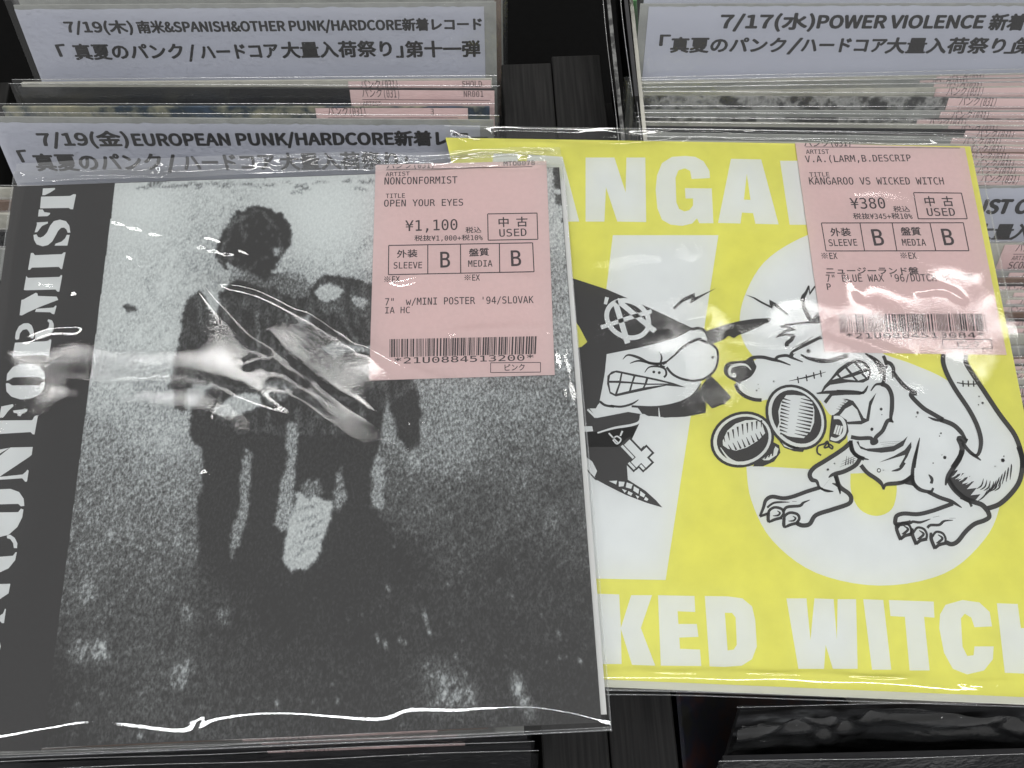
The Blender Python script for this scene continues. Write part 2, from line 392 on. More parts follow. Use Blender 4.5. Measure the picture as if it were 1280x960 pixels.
def cellsline(ink, body, A, e, W, hh, clip=None, mt='toner'):
    cells = [1 if ord(c) < 256 else 2 for c in body]; cw = W/sum(cells); x = 0; u = unit(np.cross(ink.N, e))
    for ch, c in zip(body, cells):
        if ch != ' ':
            ft = 'mono' if ord(ch) < 256 else 'cjk'; v, t = text_mesh(ch, ft); adv, cap, bas = metr(ft)
            X = x+v[:, 0]/adv*cw*(1 if ft == 'mono' else 2); Yv = (v[:, 1]-(bas if ft == 'cjk' else 0))/cap*hh
            ink.add([A+e*a_+u*b_+ink.N*4e-5 for a_, b_ in zip(X, Yv)], t, mt, 1)
        x += c*cw
def divider(pL, pR, z, label, paperq, lines, down=DOWN, Hh=.19, bagup=.0015):
    """paperq: left and right pixel x of the printed paper and its top pixel y (left, right)"""
    t = thing('divider_card', label, 'divider card', 'printed divider cards in plastic')
    A, B, W, e, d, n = top_frame(pL, pR, z, down)
    (xl, yl), (xr, yr) = paperq
    a = un_plane(xl, yl, A, n); u0 = np.dot(a-A, e); v0 = np.dot(a-A, d); bq = un_plane(xr, yr, A, n); u1 = np.dot(bq-A, e)
    back_ = [A+d*.0008+n*-.0003, A+d*Hh-n*.0003, B+d*Hh-n*.0003, B+d*.0008-n*.0003]; v, f = prism(back_, .0008, n)
    new_ob('backing_board', v, f, MT['grey'], t)
    a0 = A+e*u0+d*v0; b0 = A+e*u1+d*v0; v, f = prism([a0, a0+d*(Hh-.03), b0+d*(Hh-.03), b0], .0002, n)
    # feathered torn paper top: slight wobble
    nx = 90; vs = [a0+e*(u1-u0)*i/nx+d*(random.gauss(0, .00012)) for i in range(nx+1)]+[a0+e*(u1-u0)*i/nx+d*(Hh-.03) for i in range(nx+1)]
    fs = [(i, nx+1+i, nx+2+i, i+1) for i in range(nx)]; c = new_ob('card', vs, fs, MT['card'], t)
    ink = Ink(A, n)
    for body, p0, p1, h_, *bd in lines: text_line(ink, body, p0, p1, h_, bold=(bd[0] if bd else .05))
    ink.build('printed_text', t)
    wavy_sheet('plastic_bag', A, e, d, n, W, Hh*.6, .0006, 'film_row', t, up=bagup, amp=.0003)
    bead('bag_seam', A, e, d, n, W, bagup, .0006, t)
    return t

GL = 'records filed in the left crate'
for i, (xr, y, mt_) in enumerate([(628, -34, 'grey'), (621, -24, 'cream'), (626, -14, 'brown'), (618, -6, 'grey')]):
    row_record((20+i, y+6), (xr, y), -.024, mt_, ['grey sleeve furthest back in the left crate, reaching past the top left card',
        'cream sleeve behind the top left card, second of the four ends', 'brown sleeve behind the top left card, third of the four ends',
        'grey sleeve directly behind the top left card'][i], GL, bagup=.004)
L1 = '真夏のパンク/ハードコア大量入荷祭り'
divider((15, 4), (620, 0), -.006, 'grey divider card headed 7/19 (木) SPANISH and OTHER PUNK', ((18, 12), (605, 8)),
        [('7/19(木)', (84, 41), (167, 41), 13.5, .06), ('南米&SPANISH&OTHER PUNK/HARDCORE新着レコード', (174, 41), (602, 37), 13, .06),
         ('「', (78, 76), (88, 75), 18), ('真夏のパンク', (96, 74), (231, 73), 16.5), ('/', (237, 74), (246, 74), 16.5), ('ハードコア', (253, 74), (349, 72), 16.5), ('大量入荷祭り', (354, 72), (490, 70), 17), ('」', (496, 71), (504, 71), 17), ('第十一弾', (508, 71), (600, 70), 17)])
row_record((26, 104), (615, 99), -.021, 'cream', 'cream sleeve with frayed top edge just in front of the top left card', GL, (435, 614), code='SHOLD')
row_record((22, 109), (618, 112), -.022, 'dark', 'black sleeve with pink label, second in front of the top left card', GL, (437, 618), txt='EXTREMAMENTE', code='NR001')
row_record((2, 134), (612, 134), -.022, 'colour_strip', 'blue and yellow patterned sleeve directly behind the EUROPEAN PUNK card', GL, (394, 613), code='3')
divider((-6, 144), (617, 148), -.006, 'grey divider card headed 7/19 (金) EUROPEAN PUNK, behind the monochrome record', ((-12, 153), (600, 156)),
        [('7/19(金)', (52, 183), (162, 182), 16, .06), ('EUROPEAN PUNK/HARDCORE新着レコード', (169, 183), (632, 181), 15.5, .065),
         ('「', (31, 208), (41, 207), 18), ('真夏のパンク', (48, 213), (205, 212), 18), ('/', (210, 213), (223, 213), 18), ('ハードコア', (232, 213), (345, 212), 18), ('大量入荷祭り', (352, 212), (498, 210), 18), ('」', (502, 210), (510, 210), 18)])
for i, (y, mt_) in enumerate([(236, 'cream'), (252, 'brown'), (268, 'cream'), (290, 'dark'), (312, 'grey')]):
    row_record((-6-i*3, y), (560, y+2), -.022, mt_, ['cream', 'brown', 'light cream', 'black', 'grey'][i]+' sleeve peeping out left of the monochrome record, %s row from the card' % ['first', 'second', 'third', 'fourth', 'fifth'][i], GL, bagup=.002)
row_record((-60, 938.5), (610, 907.5), -.020, 'brown', 'brown sleeve right under the lower edge of the monochrome record', GL, (302, 548), txt='LYMULTICIA')
row_record((-60, 945.5), (655, 912.5), -.021, 'grey', 'grey sleeve under the lower edge of the monochrome record, second down', GL, (327, 573))
row_record((-60, 953), (659, 924), -.021, 'dark', 'black sleeve with a pink label, third below the monochrome record', GL, (334, 582), txt='LEFTOVER')
row_record((-60, 964), (664, 936), -.021, 'dark', 'black sleeve in a glossy bag at the bottom left corner', GL)

GR = 'records filed in the right crate'
ca, sa = math.cos(-.045), math.sin(-.045); DR = unit(np.array([-.03, -.60, -.80]))
rr = [((785, 103), 92, 'cream', 1171, 'cream sleeve at the back of the right crate, just under the POWER VIOLENCE card'),
      ((786, 106), 97, 'grey', 1150, 'grey sleeve second under the POWER VIOLENCE card, label set furthest left'),
      ((788, 110), 102, 'grey', 1168, 'pale grey sleeve third under the POWER VIOLENCE card'),
      ((790, 115), 108, 'cream', 1170, 'cream sleeve fourth under the POWER VIOLENCE card'),
      ((794, 120), 122, 'photo_strip', 1186, 'black and white photo sleeve under the POWER VIOLENCE card'),
      ((797, 138), 139, 'grey', 1176, 'light grey sleeve below the photo sleeve in the right crate'),
      ((798, 146), 149, 'photo_strip', 1147, 'dark printed sleeve with label starting leftmost, two below the photo sleeve'),
      ((799, 152), 157, 'cream', 1186, 'cream sleeve just behind the top flap of the yellow record'),
      ((800, 158), 163, 'dark', 1207, 'dark sleeve whose pink label shows at the yellow record corner'),
      ((804, 166), 173, 'grey', 1190, 'grey sleeve right of the yellow record corner, first below the dark one'),
      ((808, 176), 182, 'cream', 1195, 'cream sleeve right of the yellow record, above the ranks of tight labels'),
      ((812, 185), 191, 'brown', 1200, 'brown sleeve right of the yellow record, middle of the upper ranks'),
      ((816, 194), 200, 'cream', 1206, 'cream sleeve third behind the card ending in CORE'),
      ((820, 203), 209, 'grey', 1208, 'grey sleeve second behind the card ending in CORE'),
      ((824, 213), 219, 'cream', 1212, 'cream sleeve directly behind the card ending in CORE')]
def right_px(pL, y1280, x=1375): return (x, y1280+(y1280-pL[1])*(x-1280)/(1280-pL[0]))
divider((801, 2), (1390, 1), -.006, 'grey divider card headed 7/17 (水) POWER VIOLENCE at the top right', ((811, 8), (1380, 8)),
        [('7/17(水)', (900, 36), (1016, 36), 17, .065), ('POWER VIOLENCE', (1021, 36), (1227, 36), 16.5, .07), ('新着レコード', (1235, 37), (1366, 37), 17, .06),
         ('「', (824, 62), (836, 62), 16), ('真夏のパンク', (838, 65), (980, 65), 16, .055), ('/', (984, 65), (1000, 65), 16, .055), ('ハードコア', (1001, 65), (1105, 65), 16, .055), ('大量入荷祭り', (1106, 66), (1253, 66), 16.5, .055), ('」', (1255, 66), (1266, 66), 16), ('第十弾', (1266, 66), (1345, 66), 16.5, .055)], down=DR)
for pL, y1, mt_, lx, lb in rr:
    row_record(pL, right_px(pL, y1), -.022, mt_, lb, GR, (lx, None), down=DR, thick=.0011, bagup=.002)
row_record((806, -8), (1395, -10), -.010, 'card', 'pale sheet rising behind the POWER VIOLENCE card', GR, down=DR)
divider((870, 235), (1440, 228), -.006, 'grey divider card ending in CORE, half under the yellow record at right', ((880, 240), (1430, 235)),
        [('CRUST CORE新着レコード', (1184, 268), (1470, 267), 18, .075), ('真夏のパンク/ハードコア大量', (930, 299), (1262, 299), 17, .05), ('入荷祭り」', (1262, 299), (1370, 299), 17, .05)], down=DR)
k = 0
for y in [306, 341, 350, 358, 366, 375, 384, 393, 402, 411, 420, 436, 449, 458, 467, 476, 486, 497, 509, 522]:
    mt_ = ['cream', 'grey', 'brown', 'dark', 'cream'][k % 5]; lx = [1256, 1262, 1300, 1240, 1268, 1259, 1243, 1290][k % 8]
    row_record((905+k*2, y), (1430, y-2), -.022, mt_, '%s sleeve at the right edge, %s' % (['cream', 'grey', 'brown', 'black', 'pale cream'][k % 5],
        ['carrying the ARTIST SCORN label', 'just below the SCORN label', 'second below the SCORN label', 'third below the SCORN label', 'fourth below the SCORN label', 'fifth below the SCORN label',
         'sixth below the SCORN label', 'level with the B grade box', 'seven above the dark gap', 'six above the dark gap', 'just above the dark gap', 'forming the dark gap', 'just below the dark gap', 'second below the dark gap',
         'third below the dark gap', 'fourth below the dark gap', 'fifth below the dark gap', 'sixth below the dark gap', 'last but one above the paper edge', 'last one showing above the paper edge'][k]), GR,
        (lx, None) if k != 11 else None, down=DR, txt='SCORN' if k == 0 else None, thick=.0011, bagup=.0015)
    k += 1
# sleeves seen edge-on between the planks and the right-hand rows
def side_sleeve(x, y0, y1, z, mt_, label, lean=.10):
    t = thing('record', label, 'record', 'records wedged sideways beside the right rows')
    A = np.array([x, y1, z]); B = np.array([x-.001, y0, z-.004]); e = unit(B-A); d = unit(np.array([lean, -.12, -1])-e*np.dot(np.array([lean, -.12, -1]), e)); n = unit(np.cross(e, -d))
    if n[0] > 0: n = -n
    q = [A, B, B+d*.17, A+d*.17]; v, f = prism(q, .0014, n); new_ob('sleeve', v, f, MT[mt_], t)
    W = np.linalg.norm(B-A); wavy_sheet('plastic_bag', A, e, d, n, W, .1, .0006, 'film_row', t, up=.003); bead('bag_seam', A, e, d, n, W, .003, .0006, t)
side_sleeve(.0535, .16, .345, -.0105, 'spotted', 'black spotted sleeve standing sideways against the dark crate board', .22)
side_sleeve(.0600, .19, .350, -.008, 'dark', 'black sleeve standing sideways beside the spotted one', .2)
side_sleeve(.0625, .155, .24, -.015, 'cream', 'pale sleeve standing sideways at the left ends of the right rows', .2)
side_sleeve(.0640, .235, .262, -.008, 'green', 'small green sleeve sideways beside the POWER VIOLENCE card', .2)

# bottom right
row_record((925, 888), (1440, 880), -.020, 'dark_art', 'black glossy sleeve below the yellow record, its bag crumpled', GR, down=DR, bagup=.004, bagamp=.0016)
row_record((905, 951), (1440, 938), -.020, 'dark', 'plain black sleeve at the bottom right corner', GR, down=DR)
side_sleeve(.0560, -.07, .02, -.040, 'colour_dark', 'dark red and blue sleeve leaning inside the right crate under the yellow record', .9)

# ================================================================== YELLOW RECORD
ZR = -.0030
YR = thing('record', 'yellow and white 7-inch record KANGAROO VS WICKED WITCH in a clear bag, lying right', 'record', 'records lying flat on top of the crates')
N = np.array([0, 0, 1.])
q = [un(557, 172, ZR), un(1213, 183, ZR), un(1353, 874.5, ZR), un(722, 848, ZR)]
v, f = prism([q[0], q[3], q[2], q[1]], .0009, N); new_ob('cover', v, f, MT['yellow'], YR)
qi = [un(560, 176, ZR-.0012), un(1212, 188, ZR-.0012), un(1352, 884, ZR-.0012), un(722, 857.5, ZR-.0012)]
v, f = prism([qi[0], qi[3], qi[2], qi[1]], .0012, N); new_ob('inner_sleeve', v, f, MT['white_paper'], YR)
P0 = un(700, 500, ZR)
wh = Ink(P0, N)
ZK = lambda pts: Zm(540, 140, 2.783, pts)
KA = [[(617, 192), (647, 192), (650, 275), (608, 274)], [(660, 193), (703, 196), (724, 277), (703, 277), (699, 262), (678, 262), (675, 277), (646, 276)],
      [(732, 197), (768, 197), (782, 240.5), (783, 197), (806.6, 197), (807.7, 277.6), (771.6, 277), (757.4, 234), (755.5, 277), (732, 277)],
      [(975, 201), (1012, 201), (1020, 281), (987, 281)]]
for p in KA: wh.fill(p, 'white_print', 0)
wh.fill(ZK([(967, 230), (965, 205), (945, 172), (915, 156), (880, 153), (835, 156), (800, 178), (783, 220), (778, 270), (784, 335), (800, 375), (830, 392), (870, 396), (905, 388), (922, 370), (930, 387), (979, 387), (973, 266), (880, 265), (882, 301), (908, 301), (908, 325), (895, 342), (878, 346), (860, 338), (850, 315), (847, 230), (857, 203), (880, 196), (898, 205), (903, 233)]), 'white_print', 0)
wh.fill(ZK([(1040, 163), (1145, 165), (1206, 391), (1125, 389), (1117, 352), (1078, 350), (1073, 388), (995, 386)]), 'white_print', 0, holes=[ZK([(1085, 305), (1108, 306), (1095, 215)])])
wh.fill([(766, 294), (898, 294), (832, 725), (685, 722), (680, 470), (745, 470)], 'white_print', 0)
wh.fill(spline([(1100, 290), (1040, 288), (1000, 298), (955, 328), (930, 372), (925, 410), (937, 440), (975, 475), (1040, 510), (1062, 545)], False, 5)+[(1060, 589), (933, 582)] +
        spline([(933, 584), (939, 625), (965, 675), (1020, 716), (1100, 732), (1180, 717), (1230, 675), (1250, 630), (1252, 570), (1225, 510), (1183, 475), (1140, 455), (1100, 440), (1075, 415), (1080, 360)], False, 5), 'white_print', 0,
        holes=[spline([(1063, 592), (1064, 615), (1075, 637), (1096, 645), (1115, 636), (1121, 612), (1118, 590)], False, 4)])
BW = [[(742, 742), (774, 743), (776, 785), (789, 744), (815, 744), (801, 785), (819, 832), (790, 831), (776, 786), (777, 830), (745, 830)],
      [(822.5, 744), (868, 745), (869, 765), (847, 764), (848, 780), (871, 780), (873, 796), (849, 797), (850, 811), (875, 812), (876.5, 832.5), (826, 832)],
      [(983, 748), (1008, 748), (1013, 800), (1018, 748), (1042, 749), (1046, 800), (1047, 749), (1070, 749), (1072, 836), (1041, 836), (1032, 806), (1030, 836), (998, 836)],
      [(1079, 749), (1104, 750), (1114, 837), (1090, 837)],
      [(1111, 750), (1167, 752), (1168, 772), (1155, 771), (1162, 838), (1137, 838), (1131, 771), (1113, 770)],
      [(1246, 754), (1272, 755), (1276, 785), (1300, 786), (1298, 755), (1330, 756), (1340, 843), (1308, 842), (1304, 813), (1280, 812), (1283, 842), (1256, 841)]]
for p in BW: wh.fill(p, 'white_print', 0)
wh.fill([(881, 745), (910, 745.5), (928, 748), (940, 758), (944, 775), (946, 808), (940, 824), (927, 832), (905, 833.5), (887, 833)], 'white_print', 0, holes=[[(906, 766), (915, 766), (919.5, 772), (921, 806), (917, 812), (909.5, 813)]])
wh.fill([(1174, 785), (1175, 768), (1182, 756), (1203, 750), (1224, 753), (1237, 765), (1240, 783), (1218, 784), (1214, 772), (1206, 767), (1201, 773), (1203, 808), (1209, 820), (1217, 819), (1218, 808), (1242, 808), (1241, 824), (1230, 838), (1209, 843), (1191, 836), (1180, 816)], 'white_print', 0)
wh.build('white_lettering', YR)

art = Ink(P0, N, lift=5.5e-5)
# ---- witch (zoom frame w)
w_ = lambda pts: Zm(680, 340, 4.571, pts); w2 = lambda pts: Zm(690, 440, 3.693, pts)
art.fill([(690, 340)]+w_([(130, 25), (360, 100), (500, 160), (700, 250), (855, 325), (760, 375), (560, 430), (360, 470), (350, 560), (320, 735), (305, 780), (260, 780), (300, 835), (200, 870), (180, 880)])+[(690, 535)], 'ink', 1)
art.fill(w_([(160, 255), (205, 320), (247, 400), (215, 428), (165, 440)]), 'yellow', 2)
art.fill(w_([(358, 470), (560, 430), (720, 398), (830, 355), (880, 338), (925, 350), (945, 400), (985, 430), (992, 480), (985, 540), (950, 585), (905, 610), (880, 670), (820, 725), (700, 765), (560, 775), (450, 765), (380, 765), (318, 735), (345, 600)]), 'white_print', 3)
art.fill(w_([(530, 770), (700, 765), (820, 725), (880, 680), (920, 620), (950, 590), (1010, 650), (1070, 715), (1030, 755), (960, 780), (930, 750), (928, 805), (800, 828), (690, 832), (600, 822), (560, 810)]), 'ink', 2, rough=.25)
art.stroke(w_([(655, 775), (660, 835)]), 2.2, 'white_print', 4, t0=.3)
art.stroke(w_([(925, 742), (928, 808)]), 1.6, 'yellow', 4, t0=.2)
art.fill(w_([(925, 370), (935, 335), (1010, 308), (1110, 282), (1200, 268), (1280, 264), (1300, 268), (1280, 290), (1180, 335), (1110, 362), (1085, 380), (1055, 365), (1030, 385), (960, 412), (940, 410)]), 'ink', 2)
art.stroke(w_([(845, 330), (885, 322), (925, 345), (940, 390), (925, 402), (880, 385), (800, 425), (740, 480), (680, 530)]), 3.6, 'ink', 5, t1=.5)
art.stroke(w_([(880, 345), (910, 365), (905, 385)]), 3, 'white_print', 6)
art.stroke(w_([(940, 400), (985, 440), (993, 500), (975, 560), (925, 605), (860, 622), (790, 612), (735, 585), (700, 545)]), 3.0, 'ink', 5)
art.stroke(w_([(450, 500), (480, 475), (540, 490), (600, 520), (660, 525), (700, 515)]), 3.4, 'ink', 5, t0=.2)
art.stroke(w_([(490, 523), (540, 508), (600, 520), (655, 530)]), 2.6, 'ink', 5, t0=.3)
art.stroke(w_([(658, 452), (672, 490), (665, 530), (690, 545)]), 2.4, 'ink', 5, t0=.2)
art.stroke(w_([(575, 575), (600, 545), (650, 540), (690, 555), (698, 585), (685, 603)]), 2.6, 'ink', 5, t0=.3)
for x, y in ((627, 572), (658, 576)): art.dot(680+x/4.571, 340+y/4.571, 1.9, 'ink', 5)
art.dot(680+963/4.571, 340+488/4.571, 1.9, 'ink', 5)
art.fill(w_([(360, 640), (362, 595), (385, 570), (415, 563), (520, 585), (640, 610), (740, 635), (810, 660), (700, 650), (560, 680), (410, 712), (375, 695)]), 'ink', 5)
for p in ([(372, 622), (378, 590), (408, 575), (438, 580), (430, 622)], [(448, 582), (510, 596), (500, 628), (440, 624)], [(522, 598), (582, 608), (575, 636), (510, 630)], [(595, 612), (712, 638), (587, 638)],
          [(372, 634), (428, 635), (405, 698), (380, 685)], [(438, 636), (497, 638), (485, 680), (418, 696)], [(507, 640), (572, 645), (563, 662), (497, 677)], [(582, 646), (690, 645), (575, 660)]):
    art.fill(w_(p), 'white_print', 6)
art.stroke(w_([(380, 765), (440, 770), (500, 755), (540, 730)]), 2.8, 'ink', 5, t1=.3)
art.stroke(w_([(318, 740), (350, 762), (400, 770)]), 3, 'ink', 5)
art.stroke(w_([(500, 768), (640, 772), (760, 750), (850, 705), (895, 640)]), 2.6, 'ink', 5)
art.stroke(w_([(700, 415), (760, 392)]), 1.4, 'ink', 5, t0=.2, t1=.2)
# collar, clothes
art.fill(w_([(310, 755), (350, 775), (445, 790), (480, 770), (470, 800), (400, 812), (320, 815), (285, 800)]), 'white_print', 4)
art.fill(w_([(200, 870), (300, 835), (420, 812), (480, 800), (555, 812), (545, 865), (500, 960), (480, 1000), (200, 1000)])+[(748, 545), (720, 560)], 'ink', 3)
art.fill([(700, 555)]+w2([(130, 370), (190, 370), (300, 350), (390, 345), (370, 400), (360, 420), (400, 470), (345, 520), (350, 590), (300, 590), (205, 590), (140, 480)])+[(700, 560)], 'ink', 3)
art.stroke(w_([(305, 920), (400, 892), (500, 875), (545, 855), (555, 815)]), 3.0, 'white_print', 5, t0=.6)
art.stroke(w_([(248, 785), (295, 832)]), 2.6, 'white_print', 5)
art.fill(w2([(133, 343), (185, 343), (190, 366), (133, 370)]), 'white_print', 5)
art.fill(w2([(150, 480), (185, 505), (208, 550), (195, 580), (160, 560), (150, 530)]), 'white_print', 5); art.stroke(w2([(153, 530), (175, 560), (205, 592)]), 1.6, 'ink', 6)
art.fill(w2([(205, 590), (260, 590), (350, 590), (430, 640), (480, 685), (509, 718), (440, 698), (340, 660), (250, 615)]), 'ink', 4)
for p in ([(262, 596), (300, 594), (296, 612)], [(308, 598), (335, 600), (330, 620), (308, 622)], [(345, 602), (372, 612), (365, 632), (340, 625)], [(322, 632), (345, 640), (335, 650)], [(378, 620), (402, 634), (398, 655), (375, 640)], [(352, 642), (372, 652), (365, 664), (348, 655)],
          [(408, 642), (430, 658), (424, 672), (405, 662)], [(385, 660), (402, 668), (395, 678)], [(432, 668), (445, 680), (438, 688), (424, 682)]): art.fill(w2(p), 'white_print', 5)
def cross(gw, off):
    cx_, cy_ = 412, 487; a = np.array([.69, .724]); p = np.array([.724, -.69]); h_ = 19+gw; Q = []
    for la, lp in [(-98-gw, -h_), (-h_, -h_), (-h_, -50-gw), (h_, -50-gw), (h_, -h_), (50+gw, -h_), (50+gw, h_), (h_, h_), (h_, 50+gw), (-h_, 50+gw), (-h_, h_), (-98-gw, h_)]: Q.append(tuple(np.array([cx_, cy_])+a*la+p*lp+np.array(off)))
    return w2(Q)
art.fill(cross(9, (-12, 8)), 'ink', 6); art.fill(cross(8, (0, 0)), 'ink', 6.1); art.fill(cross(1, (-12, 8)), 'white_print', 7); art.fill(cross(3.5, (0, 0)), 'ink', 7.3); art.fill(cross(-1, (0, 0)), 'white_print', 8)
art.stroke(w2([(262, 375), (285, 400), (305, 420)]), 2.0, 'white_print', 6); art.stroke(w2([(280, 400), (300, 390), (318, 405), (300, 425), (280, 405)]), 1.8, 'white_print', 6); art.stroke(w2([(325, 365), (315, 388)]), 2.2, 'white_print', 6)
# circled A on the hat
ang = np.linspace(0, 6.2832, 33); cx, cy = 680+478/4.571, 340+270/4.571
ring = lambda a, b, r0: [(cx+a*math.cos(t)*math.cos(r0)-b*math.sin(t)*math.sin(r0), cy+a*math.cos(t)*math.sin(r0)+b*math.sin(t)*math.cos(r0)) for t in ang[:-1]]
art.fill(ring(30.5, 25, .5), 'white_print', 3, holes=[ring(24.5, 19, .5)])
art.stroke(w_([(360, 145), (350, 185)]), 5, 'white_print', 4, t1=.8)
art.stroke(w_([(415, 160), (635, 340)]), 6.5, 'white_print', 4, smooth=False)
art.stroke(w_([(405, 165), (478, 408)]), 7, 'white_print', 4, smooth=False)
art.stroke(w_([(325, 318), (470, 268), (615, 225)]), 5.2, 'white_print', 4, smooth=False)
# anger marks
art.fill(w_([(735, 208), (790, 150), (860, 120), (862, 145), (900, 130), (985, 92), (920, 130), (835, 182), (840, 150), (790, 175), (745, 215)]), 'ink', 3)
# ---- kangaroo
a_ = lambda p: Zm(940, 420, 8, p); b_ = lambda p: Zm(1060, 420, 5.818, p); c_ = lambda p: Zm(880, 480, 6.4, p); d_ = lambda p: Zm(940, 580, 6.4, p); e_ = lambda p: Zm(1080, 560, 6.4, p); f_ = lambda p: Zm(890, 350, 7.5, p)
W = 'white_print'
body = f_([(370, 760), (480, 735), (580, 760), (700, 700), (760, 640), (1020, 420)])+[(1040, 400), (1100, 430)]+b_([(275, 190), (330, 230), (345, 290), (400, 360), (490, 415), (460, 435), (540, 520), (680, 610), (780, 670), (860, 765), (840, 790), (880, 850), (935, 870), (970, 800), (930, 650), (820, 480), (740, 340), (685, 180), (695, 120), (860, 120), (860, 200), (950, 340), (1100, 560), (1240, 790), (1275, 940)]) + \
       e_([(1270, 130), (1250, 260), (1180, 380), (1080, 460), (990, 500), (1005, 560), (900, 600), (820, 660), (750, 760), (700, 775), (655, 760), (575, 800), (500, 700), (410, 770), (380, 700), (290, 725), (255, 620), (250, 560), (300, 525), (400, 530), (560, 500), (700, 450), (520, 360), (420, 330), (380, 290), (180, 290), (155, 340), (120, 270), (0, 190)]) + \
       d_([(840, 10), (760, 60), (660, 90), (690, 190), (780, 240), (790, 300), (740, 330), (510, 410), (440, 490), (380, 480), (250, 515), (240, 460), (135, 465), (120, 410), (65, 420), (110, 290), (170, 260), (290, 270), (440, 215), (520, 190), (470, 120), (465, 80), (560, 0)]) + \
       c_([(1150, 470), (1140, 330), (1000, 240), (900, 90), (870, 60), (480, 130), (430, 140), (330, 110), (270, 50), (250, 0)])+f_([(240, 930), (200, 860)])
art.fill(body, W, 2)
def K(fr, pts, w=4, L=6, t0=1, t1=1, m='ink', sm=True): art.stroke(fr(pts), w*(1.25 if m == 'ink' else 1.15), m, L, t0, t1, sm)
# nose & snout
art.fill(f_([(110, 860), (115, 810), (160, 770), (240, 760), (330, 750), (370, 720), (400, 780), (415, 820), (380, 890), (330, 930), (250, 960), (200, 945), (140, 910)]), 'ink', 5, smooth=True)
K(f_, [(190, 905), (160, 860), (185, 815), (250, 795), (320, 800), (365, 845)], 3, 6, m=W, t1=.3); art.dot(890+205/7.5, 350+895/7.5, 3.2, W, 6)
K(f_, [(330, 760), (380, 730), (470, 725), (560, 745), (640, 765), (735, 800)], 3.4, t1=.3)
K(f_, [(590, 750), (620, 720), (700, 710), (760, 735), (850, 770)], 3, t1=.3)
K(f_, [(740, 715), (760, 680), (860, 620), (1025, 540)], 4.2); K(f_, [(760, 690), (860, 640), (1020, 560)], 1.6, 7, m=W)
K(f_, [(830, 700), (900, 735), (1020, 760), (1120, 755), (1200, 730), (1275, 710)], 4.4, t0=.3); art.dot(890+903/7.5, 350+668/7.5, 2.7)
K(f_, [(750, 640), (860, 590), (955, 520)], 1.2, t0=.2, t1=.2)
K(f_, [(240, 940), (270, 960)], 4)
K(c_, [(250, 0), (275, 55), (330, 100), (400, 125), (460, 130)], 3.6)
art.fill(f_([(635, 440), (700, 410), (860, 392), (940, 385), (1015, 395), (1015, 410), (880, 408), (760, 425), (720, 435)]), 'ink', 6)
K(f_, [(640, 438), (720, 430)], 2.4); K(f_, [(690, 440), (785, 465)], 2.2, t1=.3, sm=False); K(f_, [(785, 465), (690, 480), (600, 540)], 2.6, t0=.3, t1=.3); K(f_, [(600, 540), (670, 515), (770, 520)], 2, t0=.3)
K(f_, [(765, 520), (740, 565), (700, 595), (705, 625)], 4)
K(f_, [(905, 55), (880, 120), (850, 170), (858, 240), (880, 300), (925, 380)], 4.2, t0=.3); K(f_, [(905, 55), (915, 130), (965, 60)], 3.4, sm=False, t0=.5, t1=.5)
art.fill(f_([(920, 380), (960, 340), (1005, 290), (1015, 400)]), 'ink', 6)
for i in range(6): K(f_, [(905+i*4, 290-i*2+i*18), (985, 215+i*26)], .9, 7, t0=.3, t1=.3, m='ink' if i < 4 else W)
art.fill(f_([(315, 140), (400, 165), (480, 210), (540, 240), (535, 185), (600, 220), (715, 320), (700, 335), (620, 275), (578, 240), (562, 270), (460, 220), (380, 170)]), 'ink', 6)
# scar and mouth
K(a_, [(370, 452), (560, 410), (735, 362)], 1.6, t0=.3, t1=.3, sm=False)
for x, y in ((458, 440), (543, 420), (617, 396), (685, 378)): K(a_, [(x-4, y-32), (x+6, y+34)], 1.3)
art.fill(a_([(690, 560), (720, 500), (790, 420), (860, 330), (950, 265), (1040, 235), (1120, 250), (1175, 310), (1190, 380), (1165, 440), (1110, 468), (960, 465), (780, 490), (740, 520), (700, 570)]), 'ink', 6)
for p in ([(800, 440), (845, 395), (872, 420)], [(865, 380), (930, 325), (975, 380), (890, 415)], [(950, 315), (1015, 270), (1080, 340), (1000, 372)], [(1045, 268), (1100, 272), (1148, 325), (1100, 340)], [(905, 430), (1000, 410), (1030, 445)], [(1018, 405), (1085, 380), (1130, 425), (1060, 448)], [(1105, 372), (1165, 352), (1168, 385), (1148, 418)]):
    art.fill(a_(p), W, 7)
art.fill(a_([(640, 570), (740, 548), (880, 543), (1060, 565), (1110, 560), (1080, 590), (930, 590), (800, 600), (740, 680), (715, 655), (775, 580), (650, 582)]), 'ink', 6)
K(a_, [(1060, 578), (1120, 560), (1158, 498)], 2.6, t1=.3)
K(a_, [(1130, 178), (1200, 220), (1260, 290), (1290, 380)], 3.6, t0=.4)
art.fill(a_([(815, 790), (860, 760), (900, 700), (960, 650), (900, 630), (950, 630), (1010, 650), (1060, 720), (1115, 820), (1140, 830), (1170, 660), (1240, 570), (1190, 700), (1168, 850), (1090, 885), (960, 885), (940, 860), (1090, 848), (1050, 740), (1000, 692), (930, 730), (880, 790), (840, 800)]), 'ink', 6)
for i in range(5): K(a_, [(840+i*18, 715-i*20+14), (905+i*8, 740-i*22)], 1.1, 7, t0=.2)
for x, y, r_ in ((1197, 935, 2), (215, 455, 1.1), (60, 485, .8), (45, 545, 1.2), (68, 525, .7)): art.dot(940+x/8, 420+y/8, r_)
